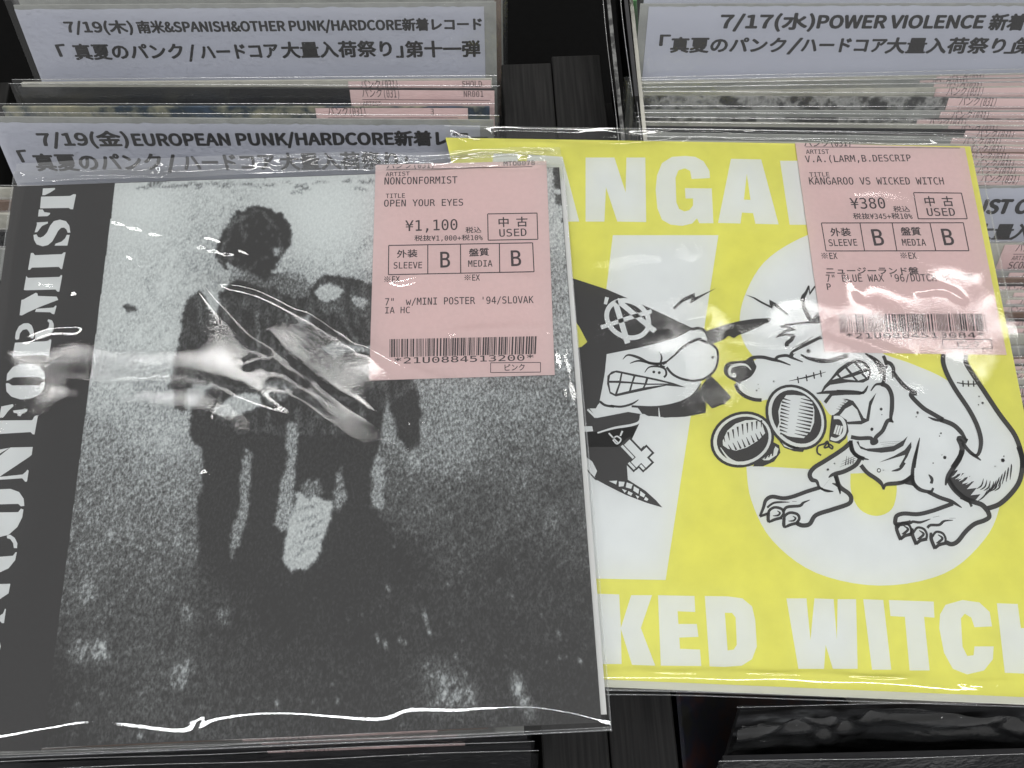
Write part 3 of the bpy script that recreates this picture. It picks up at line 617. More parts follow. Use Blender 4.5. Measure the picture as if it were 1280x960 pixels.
# back, arm, pouch (frame b)
K(b_, [(255, 145), (270, 180), (280, 240)], 3.4, t1=.3); K(b_, [(275, 190), (310, 205), (330, 245), (320, 310)], 3.8, t1=.2); K(b_, [(320, 255), (360, 310), (420, 375), (500, 415)], 4, t1=.5)
K(b_, [(500, 418), (455, 430), (540, 520), (620, 570), (690, 610)], 4.4); K(b_, [(690, 615), (640, 612), (580, 590)], 2.6, t1=.2); K(b_, [(670, 610), (760, 645), (820, 700), (865, 768)], 4.6, t1=.3)
K(b_, [(865, 768), (805, 745), (825, 800), (822, 860), (760, 960)], 5.2); K(b_, [(830, 775), (880, 840), (965, 905)], 3.6, t1=.3)
K(b_, [(695, 122), (690, 190), (720, 280), (780, 390), (880, 540), (940, 660), (965, 760), (955, 840), (930, 870), (890, 855)], 4.6, t1=.5)
K(b_, [(858, 122), (855, 190), (900, 270), (980, 390), (1100, 570), (1210, 720), (1260, 860), (1270, 960)], 4.8)
K(b_, [(790, 340), (860, 350), (935, 350)], 1.2)
for x in (833, 872, 910): K(b_, [(x, 325), (x+3, 370)], 1.4)
K(b_, [(165, 400), (200, 355), (250, 345), (262, 290), (255, 230), (200, 170), (130, 130)], 3.4, t0=.3, t1=.4)
K(b_, [(240, 350), (285, 370), (315, 430), (318, 520), (310, 600), (328, 630)], 4.4, t1=.3); K(b_, [(318, 615), (285, 620), (250, 690), (200, 740), (205, 770), (175, 780), (165, 745), (80, 745), (20, 735)], 4)
art.fill(b_([(60, 770), (75, 765), (85, 800), (130, 820), (220, 815), (330, 800), (400, 760), (432, 730), (400, 800), (330, 840), (240, 850), (150, 840), (90, 820)]), 'ink', 6)
for i in range(3): K(b_, [(230+i*10, 775+i*14), (390-i*30, 765+i*14)], 1, 6, t0=.2, t1=.2)
K(b_, [(20, 760), (25, 830), (80, 880), (150, 900)], 3.6, t1=.2)
art.fill(b_([(458, 770), (460, 810), (430, 880), (380, 960), (370, 950), (410, 880), (415, 865), (330, 890), (225, 920), (330, 875), (410, 830)]), 'ink', 6)
K(b_, [(520, 740), (500, 830), (480, 960)], 2.6, t0=.2)
for x, y, r_ in ((240, 532, 1.9), (245, 572, .8), (173, 678, 2), (505, 558, 1.7), (495, 588, .9), (675, 708, 1.2), (665, 728, .9), (703, 884, 2.1), (682, 865, .7), (618, 925, 1), (952, 440, 1), (978, 488, 1.6), (948, 500, 1), (1125, 905, 2.6), (1132, 875, 1), (1068, 948, 1)): art.dot(1060+x/5.818, 420+y/5.818, r_)
# gloves
def ell(cx, cy, a, b, r0, n=34): return [(cx+a*math.cos(t)*math.cos(r0)-b*math.sin(t)*math.sin(r0), cy+a*math.cos(t)*math.sin(r0)+b*math.sin(t)*math.cos(r0)) for t in np.linspace(0, 6.2832, n+1)[:-1]]
def glove(cx, cy, a, b, r0, L):
    art.fill(ell(cx, cy, a, b, r0), 'ink', L); art.fill(ell(cx, cy, a-3.5, b-3.5, r0), W, L+1); art.fill(ell(cx+.5, cy-.5, a-7.5, b-7, r0), 'ink', L+2)
art.fill(c_([(390, 660), (470, 660), (560, 620), (610, 550), (600, 490), (540, 460), (430, 600)]), 'ink', 7); art.fill(c_([(455, 600), (540, 560), (570, 500), (595, 520), (580, 570), (520, 610), (480, 612)]), W, 8)
for i in range(3): K(c_, [(485+i*30, 600-i*12), (520+i*16, 550-i*12)], 1.4, 9)
glove(880+305/6.4, 480+445/6.4, 40.5, 34.5, -.35, 8)
K(c_, [(380, 625), (300, 640), (200, 600), (130, 510)], 2.4, 11, m=W, t0=.3, t1=.3)
art.fill(c_([(148, 455), (185, 375), (250, 320), (330, 292), (410, 288), (462, 315), (487, 395), (430, 455), (340, 510), (255, 535), (190, 520), (150, 492)]), W, 11)
for i in range(9):
    t_ = i/8; xa, ya = 170+t_*290, 478-t_*118
    K(c_, [(xa-4, ya-12), (xa-18+i*2, ya-70-(4-abs(i-4))*7)], 2.0, 11.5, t0=.25)
    if i < 8: K(c_, [(xa+22, ya+8), (xa+52-i, ya+58+(4-abs(i-3))*4)], 2.0, 11.5, t0=.25)
art.fill(c_([(600, 460), (640, 510), (720, 540), (790, 545), (815, 500), (700, 480)]), 'ink', 11); art.fill(c_([(620, 470), (700, 500), (770, 505), (760, 520), (690, 518), (640, 500)]), W, 12)
glove(880+735/6.4, 480+268/6.4, 43.5, 35.5, .95, 12)
art.fill(c_([(655, 92), (720, 90), (800, 98), (858, 135), (880, 210), (878, 310), (850, 380), (795, 435), (700, 425), (640, 412), (575, 378), (600, 310), (592, 220), (615, 145)]), W, 15)
for i in range(11):
    y = 112+i*28; K(c_, [(606-(i > 7)*14+abs(i-5)*3, y+4), (690-i*3, y+24)], 2.0, 15.5, t1=.25); K(c_, [(772-i*5, y+6), (882-i*3-abs(i-4)*3, y+30)], 2.0, 15.5, t0=.25)
art.fill(c_([(1020, 250), (1080, 250), (1140, 290), (1155, 380), (1130, 440), (1080, 480), (1000, 460), (1000, 420)]), 'ink', 11)
K(c_, [(1035, 270), (1090, 275), (1122, 330), (1115, 400), (1060, 445), (1010, 435)], 3.6, 12, m=W)
for i in range(3): K(c_, [(1062+i*20, 330+i*4), (1040+i*20, 400+i*6)], 2.2, 12, m=W)
K(c_, [(935, 572), (905, 550), (910, 500), (960, 480), (985, 460), (995, 500), (960, 510), (985, 470)], 1.8, 12); K(c_, [(985, 475), (1025, 500), (1020, 520), (990, 495)], 1.8, 12)
K(c_, [(1060, 55), (1200, 60), (1280, 75)], 2, 6)
# legs and feet
K(c_, [(1170, 470), (1100, 530), (960, 620), (880, 670), (845, 720), (860, 765), (900, 780), (930, 835), (1030, 860)], 4.4, t1=.2)
K(c_, [(1170, 460), (1190, 540), (1230, 580), (1280, 600)], 4); K(c_, [(1250, 590), (1210, 650), (1120, 700), (1030, 725), (995, 750)], 4.4, t1=.2)
for i in range(4): K(c_, [(1140+i*18, 575+i*5), (1130+i*20, 650-i*4)], 1.1, 6, t0=.2)
for i in range(3): K(c_, [(1085+i*10, 665-i*22), (1210, 610-i*16)], 1.3, 6, t0=.2, t1=.3)
K(c_, [(1045, 735), (1070, 800), (1090, 880)], 3, t1=.3)
art.dot(880+990/6.4, 480+685/6.4, 1.6); art.dot(880+1043/6.4, 480+636/6.4, 1.1)
K(d_, [(540, 190), (440, 220), (330, 260), (250, 275), (160, 262), (110, 290), (90, 350), (62, 420)], 4, t1=.6); K(d_, [(62, 420), (130, 395)], 2.6, sm=False)
K(d_, [(670, 95), (700, 180), (770, 235), (792, 275), (770, 320), (640, 365), (510, 410), (460, 480), (400, 492), (355, 472)], 4.4)
K(d_, [(870, 10), (920, 70), (1000, 125), (1035, 160), (1052, 205)], 4.2, t1=.4); K(d_, [(1052, 205), (1070, 165), (1160, 155), (1220, 140), (1290, 90)], 4.2, t0=.4)
K(d_, [(640, 100), (560, 205), (640, 222)], .1); K(d_, [(540, 190), (590, 215), (650, 220)], 2.4, t1=.2); K(d_, [(640, 155), (690, 180), (705, 240)], 2.8, t0=.3, t1=.4)
for ox, oy in ((0, 0), (125, 42)):
    K(d_, [(130+ox, 400+oy), (140+ox, 370+oy), (180+ox, 348+oy), (235+ox, 360+oy), (252+ox, 395+oy), (230+ox, 430+oy)], 2.8); K(d_, [(130+ox, 395+oy), (128+ox, 440+oy), (132+ox, 468+oy)], 3.4, t1=.6)
    K(d_, [(132+ox, 468+oy), (180+ox, 445+oy), (240+ox, 430+oy)], 3, t0=.5); K(d_, [(200+ox, 375+oy), (222+ox, 392+oy), (205+ox, 412+oy), (165+ox, 415+oy)], 2, t0=.3, t1=.3)
K(d_, [(120, 350), (180, 310), (300, 306)], 2.2, t1=.2); K(d_, [(250, 380), (280, 345), (380, 335), (410, 310), (462, 288)], 3, t1=.2); K(d_, [(320, 300), (355, 300)], 1.2, t0=.3, t1=.3)
art.dot(940+605/6.4, 580+45/6.4, 1.4)
art.fill(ell(940+1013/6.4, 580+52/6.4, 2.6, 2.8, 0), 'ink', 6); art.dot(940+1013/6.4, 580+52/6.4, 1.6, W, 7); art.dot(940+1050/6.4, 580+50/6.4, .9)
K(d_, [(1115, 58), (1180, 40), (1220, -10)], 2.6, t0=.2)
# frame e
art.fill(e_([(270, 275), (340, 250), (380, 205), (395, 200), (400, 280), (440, 330), (380, 300), (330, 290)]), 'ink', 6)
K(e_, [(425, 0), (395, 120), (385, 230), (400, 290), (450, 335), (530, 350), (552, 320)], 4, t0=.6, t1=.5)
K(e_, [(510, 350), (600, 395), (700, 430), (780, 478)], 4, t1=.2); K(e_, [(710, 445), (640, 470), (540, 505), (430, 530), (320, 525), (265, 540), (250, 570), (258, 610), (350, 600), (375, 590)], 4.2)
K(e_, [(515, 212), (542, 250), (535, 285)], 3, t0=.2)
K(e_, [(780, 20), (760, 90), (700, 180), (665, 240), (650, 300)], 5, t1=.3); K(e_, [(670, 250), (720, 330), (800, 400), (870, 430), (940, 455), (985, 500)], 5)
K(e_, [(1235, -10), (1262, 80), (1262, 180), (1235, 280), (1170, 370), (1080, 450), (985, 485)], 5); K(e_, [(985, 500), (1000, 550), (960, 580), (880, 610), (810, 670), (750, 745), (700, 770), (655, 755)], 4.6)
K(e_, [(765, 405), (830, 420), (860, 470)], 2.6, t0=.2)
art.fill(e_([(665, 250), (700, 190), (760, 170), (720, 215), (800, 200), (745, 255), (850, 225), (780, 290), (880, 265), (820, 330), (900, 320), (850, 380), (930, 370), (880, 430), (800, 410), (720, 340)]), 'ink', 6)
for i in range(13):
    u_ = i/12; x0, y0 = 700+u_*340, 235+u_*185-(u_**3)*75; K(e_, [(x0, y0), (x0+40, y0-28), (x0+62-u_*12, y0-92+u_*15)], 1.5, 7 if i < 7 else 6, t0=.2, t1=.2, m=W if i < 7 else 'ink')
for i in range(9): K(e_, [(910+i*32, 425-i*26+i*i*.6), (960+i*27, 385-i*28), (985+i*24, 335-i*26)], 1.5, 6, t0=.3, t1=.15)
for ox, oy in ((0, 0), (125, 38), (275, 72)):
    K(e_, [(258+ox, 605+oy), (262+ox, 660+oy), (292+ox, 735+oy)], 3.6, t0=.7); K(e_, [(292+ox, 735+oy), (320+ox, 705+oy), (378+ox, 690+oy)], 3.4, t0=.5)
    K(e_, [(268+ox, 640+oy), (300+ox, 600+oy), (350+ox, 610+oy), (375+ox, 650+oy), (372+ox, 690+oy)], 2.4); K(e_, [(315+ox, 622+oy), (350+ox, 650+oy), (320+ox, 682+oy), (300+ox, 688+oy)], 2.6, t0=.3, t1=.3)
K(e_, [(375, 600), (390, 590), (450, 595), (530, 568)], 2.6, t1=.2); K(e_, [(505, 640), (530, 618), (600, 615), (640, 585), (710, 578)], 2.8, t1=.2); K(e_, [(550, 555), (600, 545)], 1.4, t0=.2, t1=.2); K(e_, [(680, 562), (730, 562)], 1.4, t0=.2, t1=.2)
art.build('black_drawing', YR)

# ================================================================== MONOCHROME RECORD
MR = thing('record', 'black and white photocopied 7-inch record NONCONFORMIST in a shiny bag, lying left', 'record', 'records lying flat on top of the crates')
cq = [(17, 233), (699, 209), (752, 903), (-78, 941)]
q = [un(x, y, 0) for x, y in cq]; v, f = prism([q[0], q[3], q[2], q[1]], .0008, N); new_ob('cover', v, f, MT['ink'], MR)
qi = [un(x, y, -.001) for x, y in [(30, 236), (706, 225), (758.5, 893), (-60, 925)]]; v, f = prism([qi[0], qi[3], qi[2], qi[1]], .0008, N); new_ob('inner_sleeve', v, f, MT['white_paper'], MR)
def inside(X, Y, poly):
    p = np.array(poly, float); r_ = np.zeros(X.shape, bool); n_ = len(p)
    for i in range(n_):
        x1, y1 = p[i]; x2, y2 = p[(i+1) % n_]
        if y1 == y2: continue
        c = (Y > min(y1, y2)) & (Y <= max(y1, y2)); r_ ^= c & (X < x1+(Y-y1)*(x2-x1)/(y2-y1))
    return r_
def vnoise(X, Y, s, seed):
    g = np.random.default_rng(seed).random((260, 260)); x = X/s+50; y = Y/s+50; xi = x.astype(int); yi = y.astype(int); fx = x-xi; fy = y-yi; fx = fx*fx*(3-2*fx); fy = fy*fy*(3-2*fy)
    G = lambda a, b: g[a % 260, b % 260]
    return (G(yi, xi)*(1-fx)+G(yi, xi+1)*fx)*(1-fy)+(G(yi+1, xi)*(1-fx)+G(yi+1, xi+1)*fx)*fy
# tone field of the photograph printed on the cover
_U, _V = np.meshgrid(np.linspace(.0008, .9992, 450), np.linspace(.001, .999, 430))
PG = q[0]*((1-_U)*(1-_V))[..., None]+q[1]*(_U*(1-_V))[..., None]+q[2]*(_U*_V)[..., None]+q[3]*((1-_U)*_V)[..., None]
_c = (PG-CAM)@R; gx = 640+F*_c[..., 0]/_c[..., 2]; gy = 480+F*_c[..., 1]/_c[..., 2]
wx = gx+(vnoise(gx, gy, 8, 1)-.5)*4+(vnoise(gx, gy, 2.6, 2)-.5)*2.4; wy = gy+(vnoise(gx, gy, 8, 3)-.5)*4+(vnoise(gx, gy, 2.6, 4)-.5)*2.4
ctl = [(150, 250, .93), (400, 250, .93), (650, 250, .8), (130, 380, .88), (200, 430, .84), (130, 480, .80), (700, 420, .62), (200, 540, .72), (120, 560, .56), (100, 640, .44), (200, 610, .52), (210, 670, .48), (90, 720, .40), (190, 730, .36),
       (150, 790, .26), (230, 780, .26), (60, 860, .07), (110, 880, .16), (250, 860, .22), (560, 500, .60), (640, 500, .56), (560, 560, .56), (640, 580, .40), (700, 540, .46), (600, 640, .22), (700, 620, .24), (540, 640, .30), (500, 700, .07), (640, 720, .14), (720, 760, .13),
       (350, 760, .05), (450, 800, .08), (300, 700, .04), (420, 720, .04), (560, 790, .12), (330, 850, .14), (440, 870, .10), (560, 860, .22), (700, 860, .08), (620, 820, .10), (740, 880, .06), (260, 900, .20), (60, 920, .08), (180, 830, .30), (290, 800, .12)]
num = np.zeros_like(gx); den = np.zeros_like(gx)
for x, y, t in ctl:
    k_ = 1/((gx-x)**2+(gy-y)**2+350.)**1.6; num += k_*t; den += k_
T = num/den
T = np.where(T < .6, ( .6*(np.clip(T, 0, 1)/.6)**1.35), T); T = T+((vnoise(gx, gy, 30, 5)-.5)*.08+(vnoise(gx, gy, 5, 6)-.5)*.12+(vnoise(gx+gy*.5, gy*.45, 4, 16)-.5)*.14)*(T < .85)*np.clip(T*4, 0, 1)
stk = vnoise(gx+gy*.38, gy*.45, 2.2, 41)-.5; T = T+stk*np.clip((gy-520)/160, 0, 1)*np.clip(T*2.6, 0, .42)*.9
sp = vnoise(gx+gy*.3, gy*.4, 1.6, 21)*vnoise(gx, gy*.6, 4, 22); T = T+np.clip(sp-.62, 0, 1)*2.2*(gy > 560)*(T > .055)*np.clip((gy-560)/120, 0, 1)
def paint(poly, val, soft=False, mixf=1):
    global T
    m_ = inside(wx, wy, poly)*mixf*(np.clip((775-wy)/90, 0, 1) if soft else 1.); T = T*(1-m_)+val*m_
z2 = lambda p: Zm(200, 220, 4, p); z5 = lambda p: Zm(200, 440, 3.556, p); z4 = lambda p: Zm(440, 370, 4.571, p)
DK = .0
paint(z2([(285, 400), (283, 340), (310, 290), (345, 225), (390, 178), (450, 155), (500, 152), (550, 158), (600, 190), (640, 235), (662, 290), (655, 335), (630, 365), (612, 400), (580, 425), (560, 460), (555, 495), (520, 512), (470, 505), (380, 462), (345, 435), (300, 430)]), DK)
paint(z2([(570, 370), (600, 365), (600, 400), (575, 415)]), .75)
paint([(257, 372), (250, 363), (242, 368), (231, 380), (226, 410), (221, 440), (216, 470), (209, 484), (217, 494), (221, 512), (229, 515), (235, 500), (232, 486), (262, 478), (267, 480), (238, 514), (238, 545), (252, 562), (255, 586), (253, 609), (245, 632), (249, 662), (249, 700), (247, 790), (330, 800), (440, 800), (500, 720), (480, 650), (464, 634), (463, 590), (470, 572), (480, 545), (484, 500), (497, 540), (501, 553), (511, 563), (522, 561), (526, 548), (526, 520), (522, 490), (515, 470), (530, 440), (530, 360), (464, 356), (450, 350), (420, 345), (407, 342), (392, 356), (385, 362), (370, 352), (345, 340), (310, 345), (290, 352), (270, 372), (268, 385)], .035, soft=True)
body_m = inside(wx, wy, [(219, 372), (527, 340), (527, 480), (420, 545), (300, 540), (209, 500)])*(T < .06)
T = T+body_m*(np.clip(vnoise(gx*1.0, gy*.25, 5, 31)-.52, 0, 1)*.45+np.clip(vnoise(gx+gy, gy-gx, 14, 32)-.5, 0, 1)*.22)
hair_m = inside(wx, wy, z2([(285, 400), (310, 290), (390, 178), (500, 152), (640, 235), (655, 335), (555, 495), (380, 462)]))*(T < .05)
T = T+hair_m*np.clip(vnoise(gx*.8+gy*.4, gy*.5-gx*.3, 3.2, 33)-.66, 0, 1)*.7
paint(z2([(283, 395), (300, 385), (330, 440), (345, 470), (320, 470), (290, 435)]), .02)
paint(z2([(560, 395), (590, 400), (610, 380), (600, 425), (570, 470), (550, 470)]), .02)
paint(z2([(330, 250), (370, 205), (440, 190), (430, 215), (370, 250), (345, 290)]), .30, mixf=.7)
paint(z2([(230, 600), (290, 560), (300, 640), (290, 690), (240, 670)]), .80)
paint(z2([(345, 470), (430, 470), (500, 510), (560, 560), (500, 560), (430, 520), (350, 530)]), .45, mixf=.7)
paint(z2([(530, 540), (560, 500), (640, 480), (720, 490), (760, 540), (740, 610), (660, 600), (580, 570)]), .42, mixf=.8)
paint(z2([(765, 580), (800, 545), (855, 533), (920, 580), (890, 620), (810, 625)]), .82)
paint(z2([(955, 590), (1010, 600), (1035, 630), (1010, 665), (970, 640)]), .72)
paint(z2([(690, 710), (750, 700), (740, 740), (700, 765)]), .55)
paint(z2([(800, 850), (880, 830), (960, 840), (1060, 850), (1050, 880), (930, 880), (870, 905)]), .62)
paint(z2([(790, 650), (920, 655), (900, 690), (820, 690)]), .28)
for sx in (490, 670, 630, 290, 320): paint(z2([(sx-3, 680), (sx+3, 680), (sx+5, 900), (sx-4, 900)]), .5)
for pts_, v_, w_p in [([(268, 385), (262, 420), (258, 455), (262, 475)], .32, 2.2), ([(330, 352), (334, 400), (330, 450), (335, 500)], .20, 1.6), ([(372, 365), (368, 410), (374, 450), (370, 495)], .24, 1.8), ([(290, 365), (300, 400), (294, 440)], .18, 2),
                      ([(405, 350), (420, 385), (436, 410), (450, 440)], .30, 2.4), ([(440, 360), (452, 390), (470, 420)], .26, 2.2), ([(262, 478), (300, 486), (340, 484), (390, 492), (440, 500)], .22, 2), ([(480, 470), (484, 500), (492, 530)], .30, 1.6),
                      ([(226, 420), (236, 440), (240, 470)], .2, 2), ([(283, 300), (275, 320), (278, 345)], .3, 1.6), ([(300, 275), (325, 265), (345, 285)], .22, 1.6), ([(350, 300), (352, 320), (344, 335)], .34, 1.6)]:
    pl = np.array(spline(pts_, False, 5)); dd = np.full(gx.shape, 1e9)
    for a_, b_q in zip(pl[:-1], pl[1:]):
        ab = b_q-a_; tt_ = np.clip(((wx-a_[0])*ab[0]+(wy-a_[1])*ab[1])/(ab@ab), 0, 1); dd = np.minimum(dd, (wx-a_[0]-tt_*ab[0])**2+(wy-a_[1]-tt_*ab[1])**2)
    T = np.maximum(T, v_*np.exp(-dd/w_p**2)*(.5+vnoise(gx, gy, 2.5, 55)))
# jacket hem and gaps between legs
paint(z5([(235, 262), (300, 205), (370, 178), (440, 185), (460, 240), (400, 262), (330, 285), (250, 285)]), .82)
paint(z5([(440, 190), (455, 140), (520, 115), (600, 150), (560, 205), (500, 230)]), .38)
paint(z5([(380, 430), (406, 440), (408, 480), (395, 620), (385, 740), (350, 850), (308, 935), (320, 790), (350, 700), (360, 600), (365, 500)]), .55)
paint(z5([(565, 310), (617, 310), (610, 400), (600, 560), (590, 660), (600, 700), (575, 780), (540, 790), (505, 775), (520, 700), (540, 560), (570, 470), (560, 420)]), .60)
paint(z5([(600, 620), (700, 640), (765, 665), (755, 740), (722, 860), (700, 930), (640, 965), (590, 985), (560, 950), (543, 915), (550, 850), (575, 740), (600, 700)]), .84)
paint(z5([(620, 590), (700, 560), (720, 620), (650, 660)]), .40)
for k_ in range(5): paint(z5([(590, 705+k_*50), (680, 672+k_*46), (735, 660+k_*40), (690, 684+k_*46), (600, 712+k_*50)]), .35, mixf=.4)
paint(z5([(805, 500), (822, 600), (825, 665), (790, 720), (768, 665), (785, 560)]), .50)
paint(z5([(1005, 220), (1055, 390), (1040, 420), (985, 400), (985, 320)]), .60)
paint(z5([(965, 458), (1000, 470), (995, 600), (1000, 690), (980, 710), (935, 650), (955, 590), (930, 550)]), .60)
# horizon grass line, marks, far bushes
for k_ in range(40): x_, y_ = 160+rng.uniform(0, 530), 228+rng.normal(0, 4)+abs(rng.normal(0, 3)); paint([(x_, y_-1.5), (x_+rng.uniform(8, 22), y_-2), (x_+rng.uniform(8, 20), y_+1.2), (x_, y_+1)], .45, mixf=.8)
paint([(152, 383), (162, 380), (172, 387), (160, 390)], .1); paint([(691, 205), (712, 205), (716, 240), (694, 236)], .08); paint([(694, 243), (716, 242), (717, 256), (696, 255)], .15)
paint([(700, 272), (712, 270), (716, 276), (702, 278)], .2); paint([(705, 330), (716, 331), (717, 334), (703, 334)], .25)
for x_, y_, r_, v_ in [(100, 812, 15, .55), (126, 813, 13, .72), (235, 768, 10, .62), (224, 846, 14, .62), (236, 832, 9, .5), (555, 862, 24, .55), (540, 838, 14, .35), (580, 870, 16, .55), (648, 862, 9, .72), (655, 878, 9, .6), (645, 848, 7, .66), (663, 890, 9, .5), (280, 770, 9, .5), (184, 888, 5, .5), (175, 918, 6, .5), (590, 875, 10, .5), (520, 575, 12, .6), (690, 650, 18, .3), (108, 740, 16, .55), (135, 670, 14, .5)]:
    dd = ((gx-x_)/r_)**2+((gy-y_)/(r_*1.25))**2; T = np.maximum(T, (v_*.85+(vnoise(gx+gy*.3, gy*.3, 2.0, int(x_))-.5)*.95)*np.exp(-dd**1.5*.7))
for x_, y_, l_ in [(472, 798, 12), (482, 806, 12), (533, 775, 20), (537, 790, 8), (485, 735, 9), (500, 800, 6), (346, 880, 12), (422, 876, 8), (570, 820, 8), (506, 803, 6), (582, 842, 9), (698, 792, 8), (725, 826, 7), (700, 822, 4), (560, 730, 5), (640, 745, 5), (530, 770, 6)]:
    dd = ((gx-x_-(gy-y_)*.15)/1.7)**2+((gy-y_)/(l_*.55))**2; T = np.maximum(T, .95*np.exp(-dd))
T = T*(1-.28*np.clip((gy-640)/160, 0, 1)*(T < .5))
Tb = T.copy(); Tb[1:-1, 1:-1] = (T[1:-1, 1:-1]*4+T[:-2, 1:-1]*2+T[2:, 1:-1]*2+T[1:-1, :-2]*2+T[1:-1, 2:]*2+T[:-2, :-2]+T[2:, 2:]+T[:-2, 2:]+T[2:, :-2])/16; T = Tb
xs = 144-.1296*(gy-228)                                         # edge of the black title strip
strip = gx < xs
T = np.where(strip, 0.0, T)
ny_, nx_ = gx.shape; idx = np.arange(ny_*nx_).reshape(ny_, nx_); P3 = PG.reshape(-1, 3)
F4 = np.stack([idx[:-1, :-1].ravel(), idx[1:, :-1].ravel(), idx[1:, 1:].ravel(), idx[:-1, 1:].ravel()], 1)
used = np.arange(ny_*nx_); rem = used
V3 = P3[used].copy(); V3[:, 2] += 4e-5
m, nt, b = mat('photocopied_picture')
at = node(nt, 'ShaderNodeAttribute'); at.attribute_name = 'tone'; tc = node(nt, 'ShaderNodeTexCoord')
st = node(nt, 'ShaderNodeAttribute'); st.attribute_name = 'strip'
mp = node(nt, 'ShaderNodeMapping'); mp.inputs['Scale'].default_value = (1, .62, 1); mp.inputs['Rotation'].default_value = (0, 0, -.35)
n1 = node(nt, 'ShaderNodeTexNoise'); n1.inputs['Scale'].default_value = 1500; n1.inputs['Detail'].default_value = 4; n1.inputs['Roughness'].default_value = .7
n2 = node(nt, 'ShaderNodeTexNoise'); n2.inputs['Scale'].default_value = 800; n2.inputs['Detail'].default_value = 3
nt.links.new(tc.outputs['Object'], mp.inputs[0]); nt.links.new(mp.outputs[0], n1.inputs['Vector']); nt.links.new(mp.outputs[0], n2.inputs['Vector'])
def mth(op, a, bb, c=None):
    n_ = node(nt, 'ShaderNodeMath', operation=op)
    for i, q_ in enumerate((a, bb, c)):
        if q_ is None: continue
        if isinstance(q_, (int, float)): n_.inputs[i].default_value = q_
        else: nt.links.new(q_, n_.inputs[i])
    return n_.outputs[0]
g = mth('MULTIPLY_ADD', n2.outputs['Fac'], .35, mth('MULTIPLY', n1.outputs['Fac'], 1.3))   # mean ~.72
g = mth('SUBTRACT', g, .825)
# grain strength peaks in the mid tones
gs = mth('MULTIPLY', mth('MULTIPLY', at.outputs['Fac'], mth('SUBTRACT', .96, at.outputs['Fac'])), 6.4)
gs = mth('ADD', gs, .06)
vv_ = mth('MULTIPLY_ADD', g, gs, at.outputs['Fac'])
r = node(nt, 'ShaderNodeValToRGB'); cr = r.color_ramp; cr.elements[0].position = .02; cr.elements[0].color = (.029, .028, .028, 1); cr.elements[1].position = .98; cr.elements[1].color = (.66, .69, .68, 1)
e_1 = cr.elements.new(.38); e_1.color = (.14, .145, .145, 1); e_2 = cr.elements.new(.68); e_2.color = (.36, .38, .385, 1)
nt.links.new(vv_, r.inputs[0]); nt.links.new(r.outputs[0], b.inputs['Base Color']); b.inputs['Roughness'].default_value = .6; b.inputs['Specular IOR Level'].default_value = .25
po = new_ob('cover_photograph', V3, [tuple(int(k_) for k_ in rem[t]) for t in F4], m, MR)
at_ = po.data.attributes.new('tone', 'FLOAT', 'POINT'); at_.data.foreach_set('value', np.clip(T, 0, 1).ravel()[used].astype(np.float32))

lt = Ink(un(300, 500, 0), N, lift=7e-5)
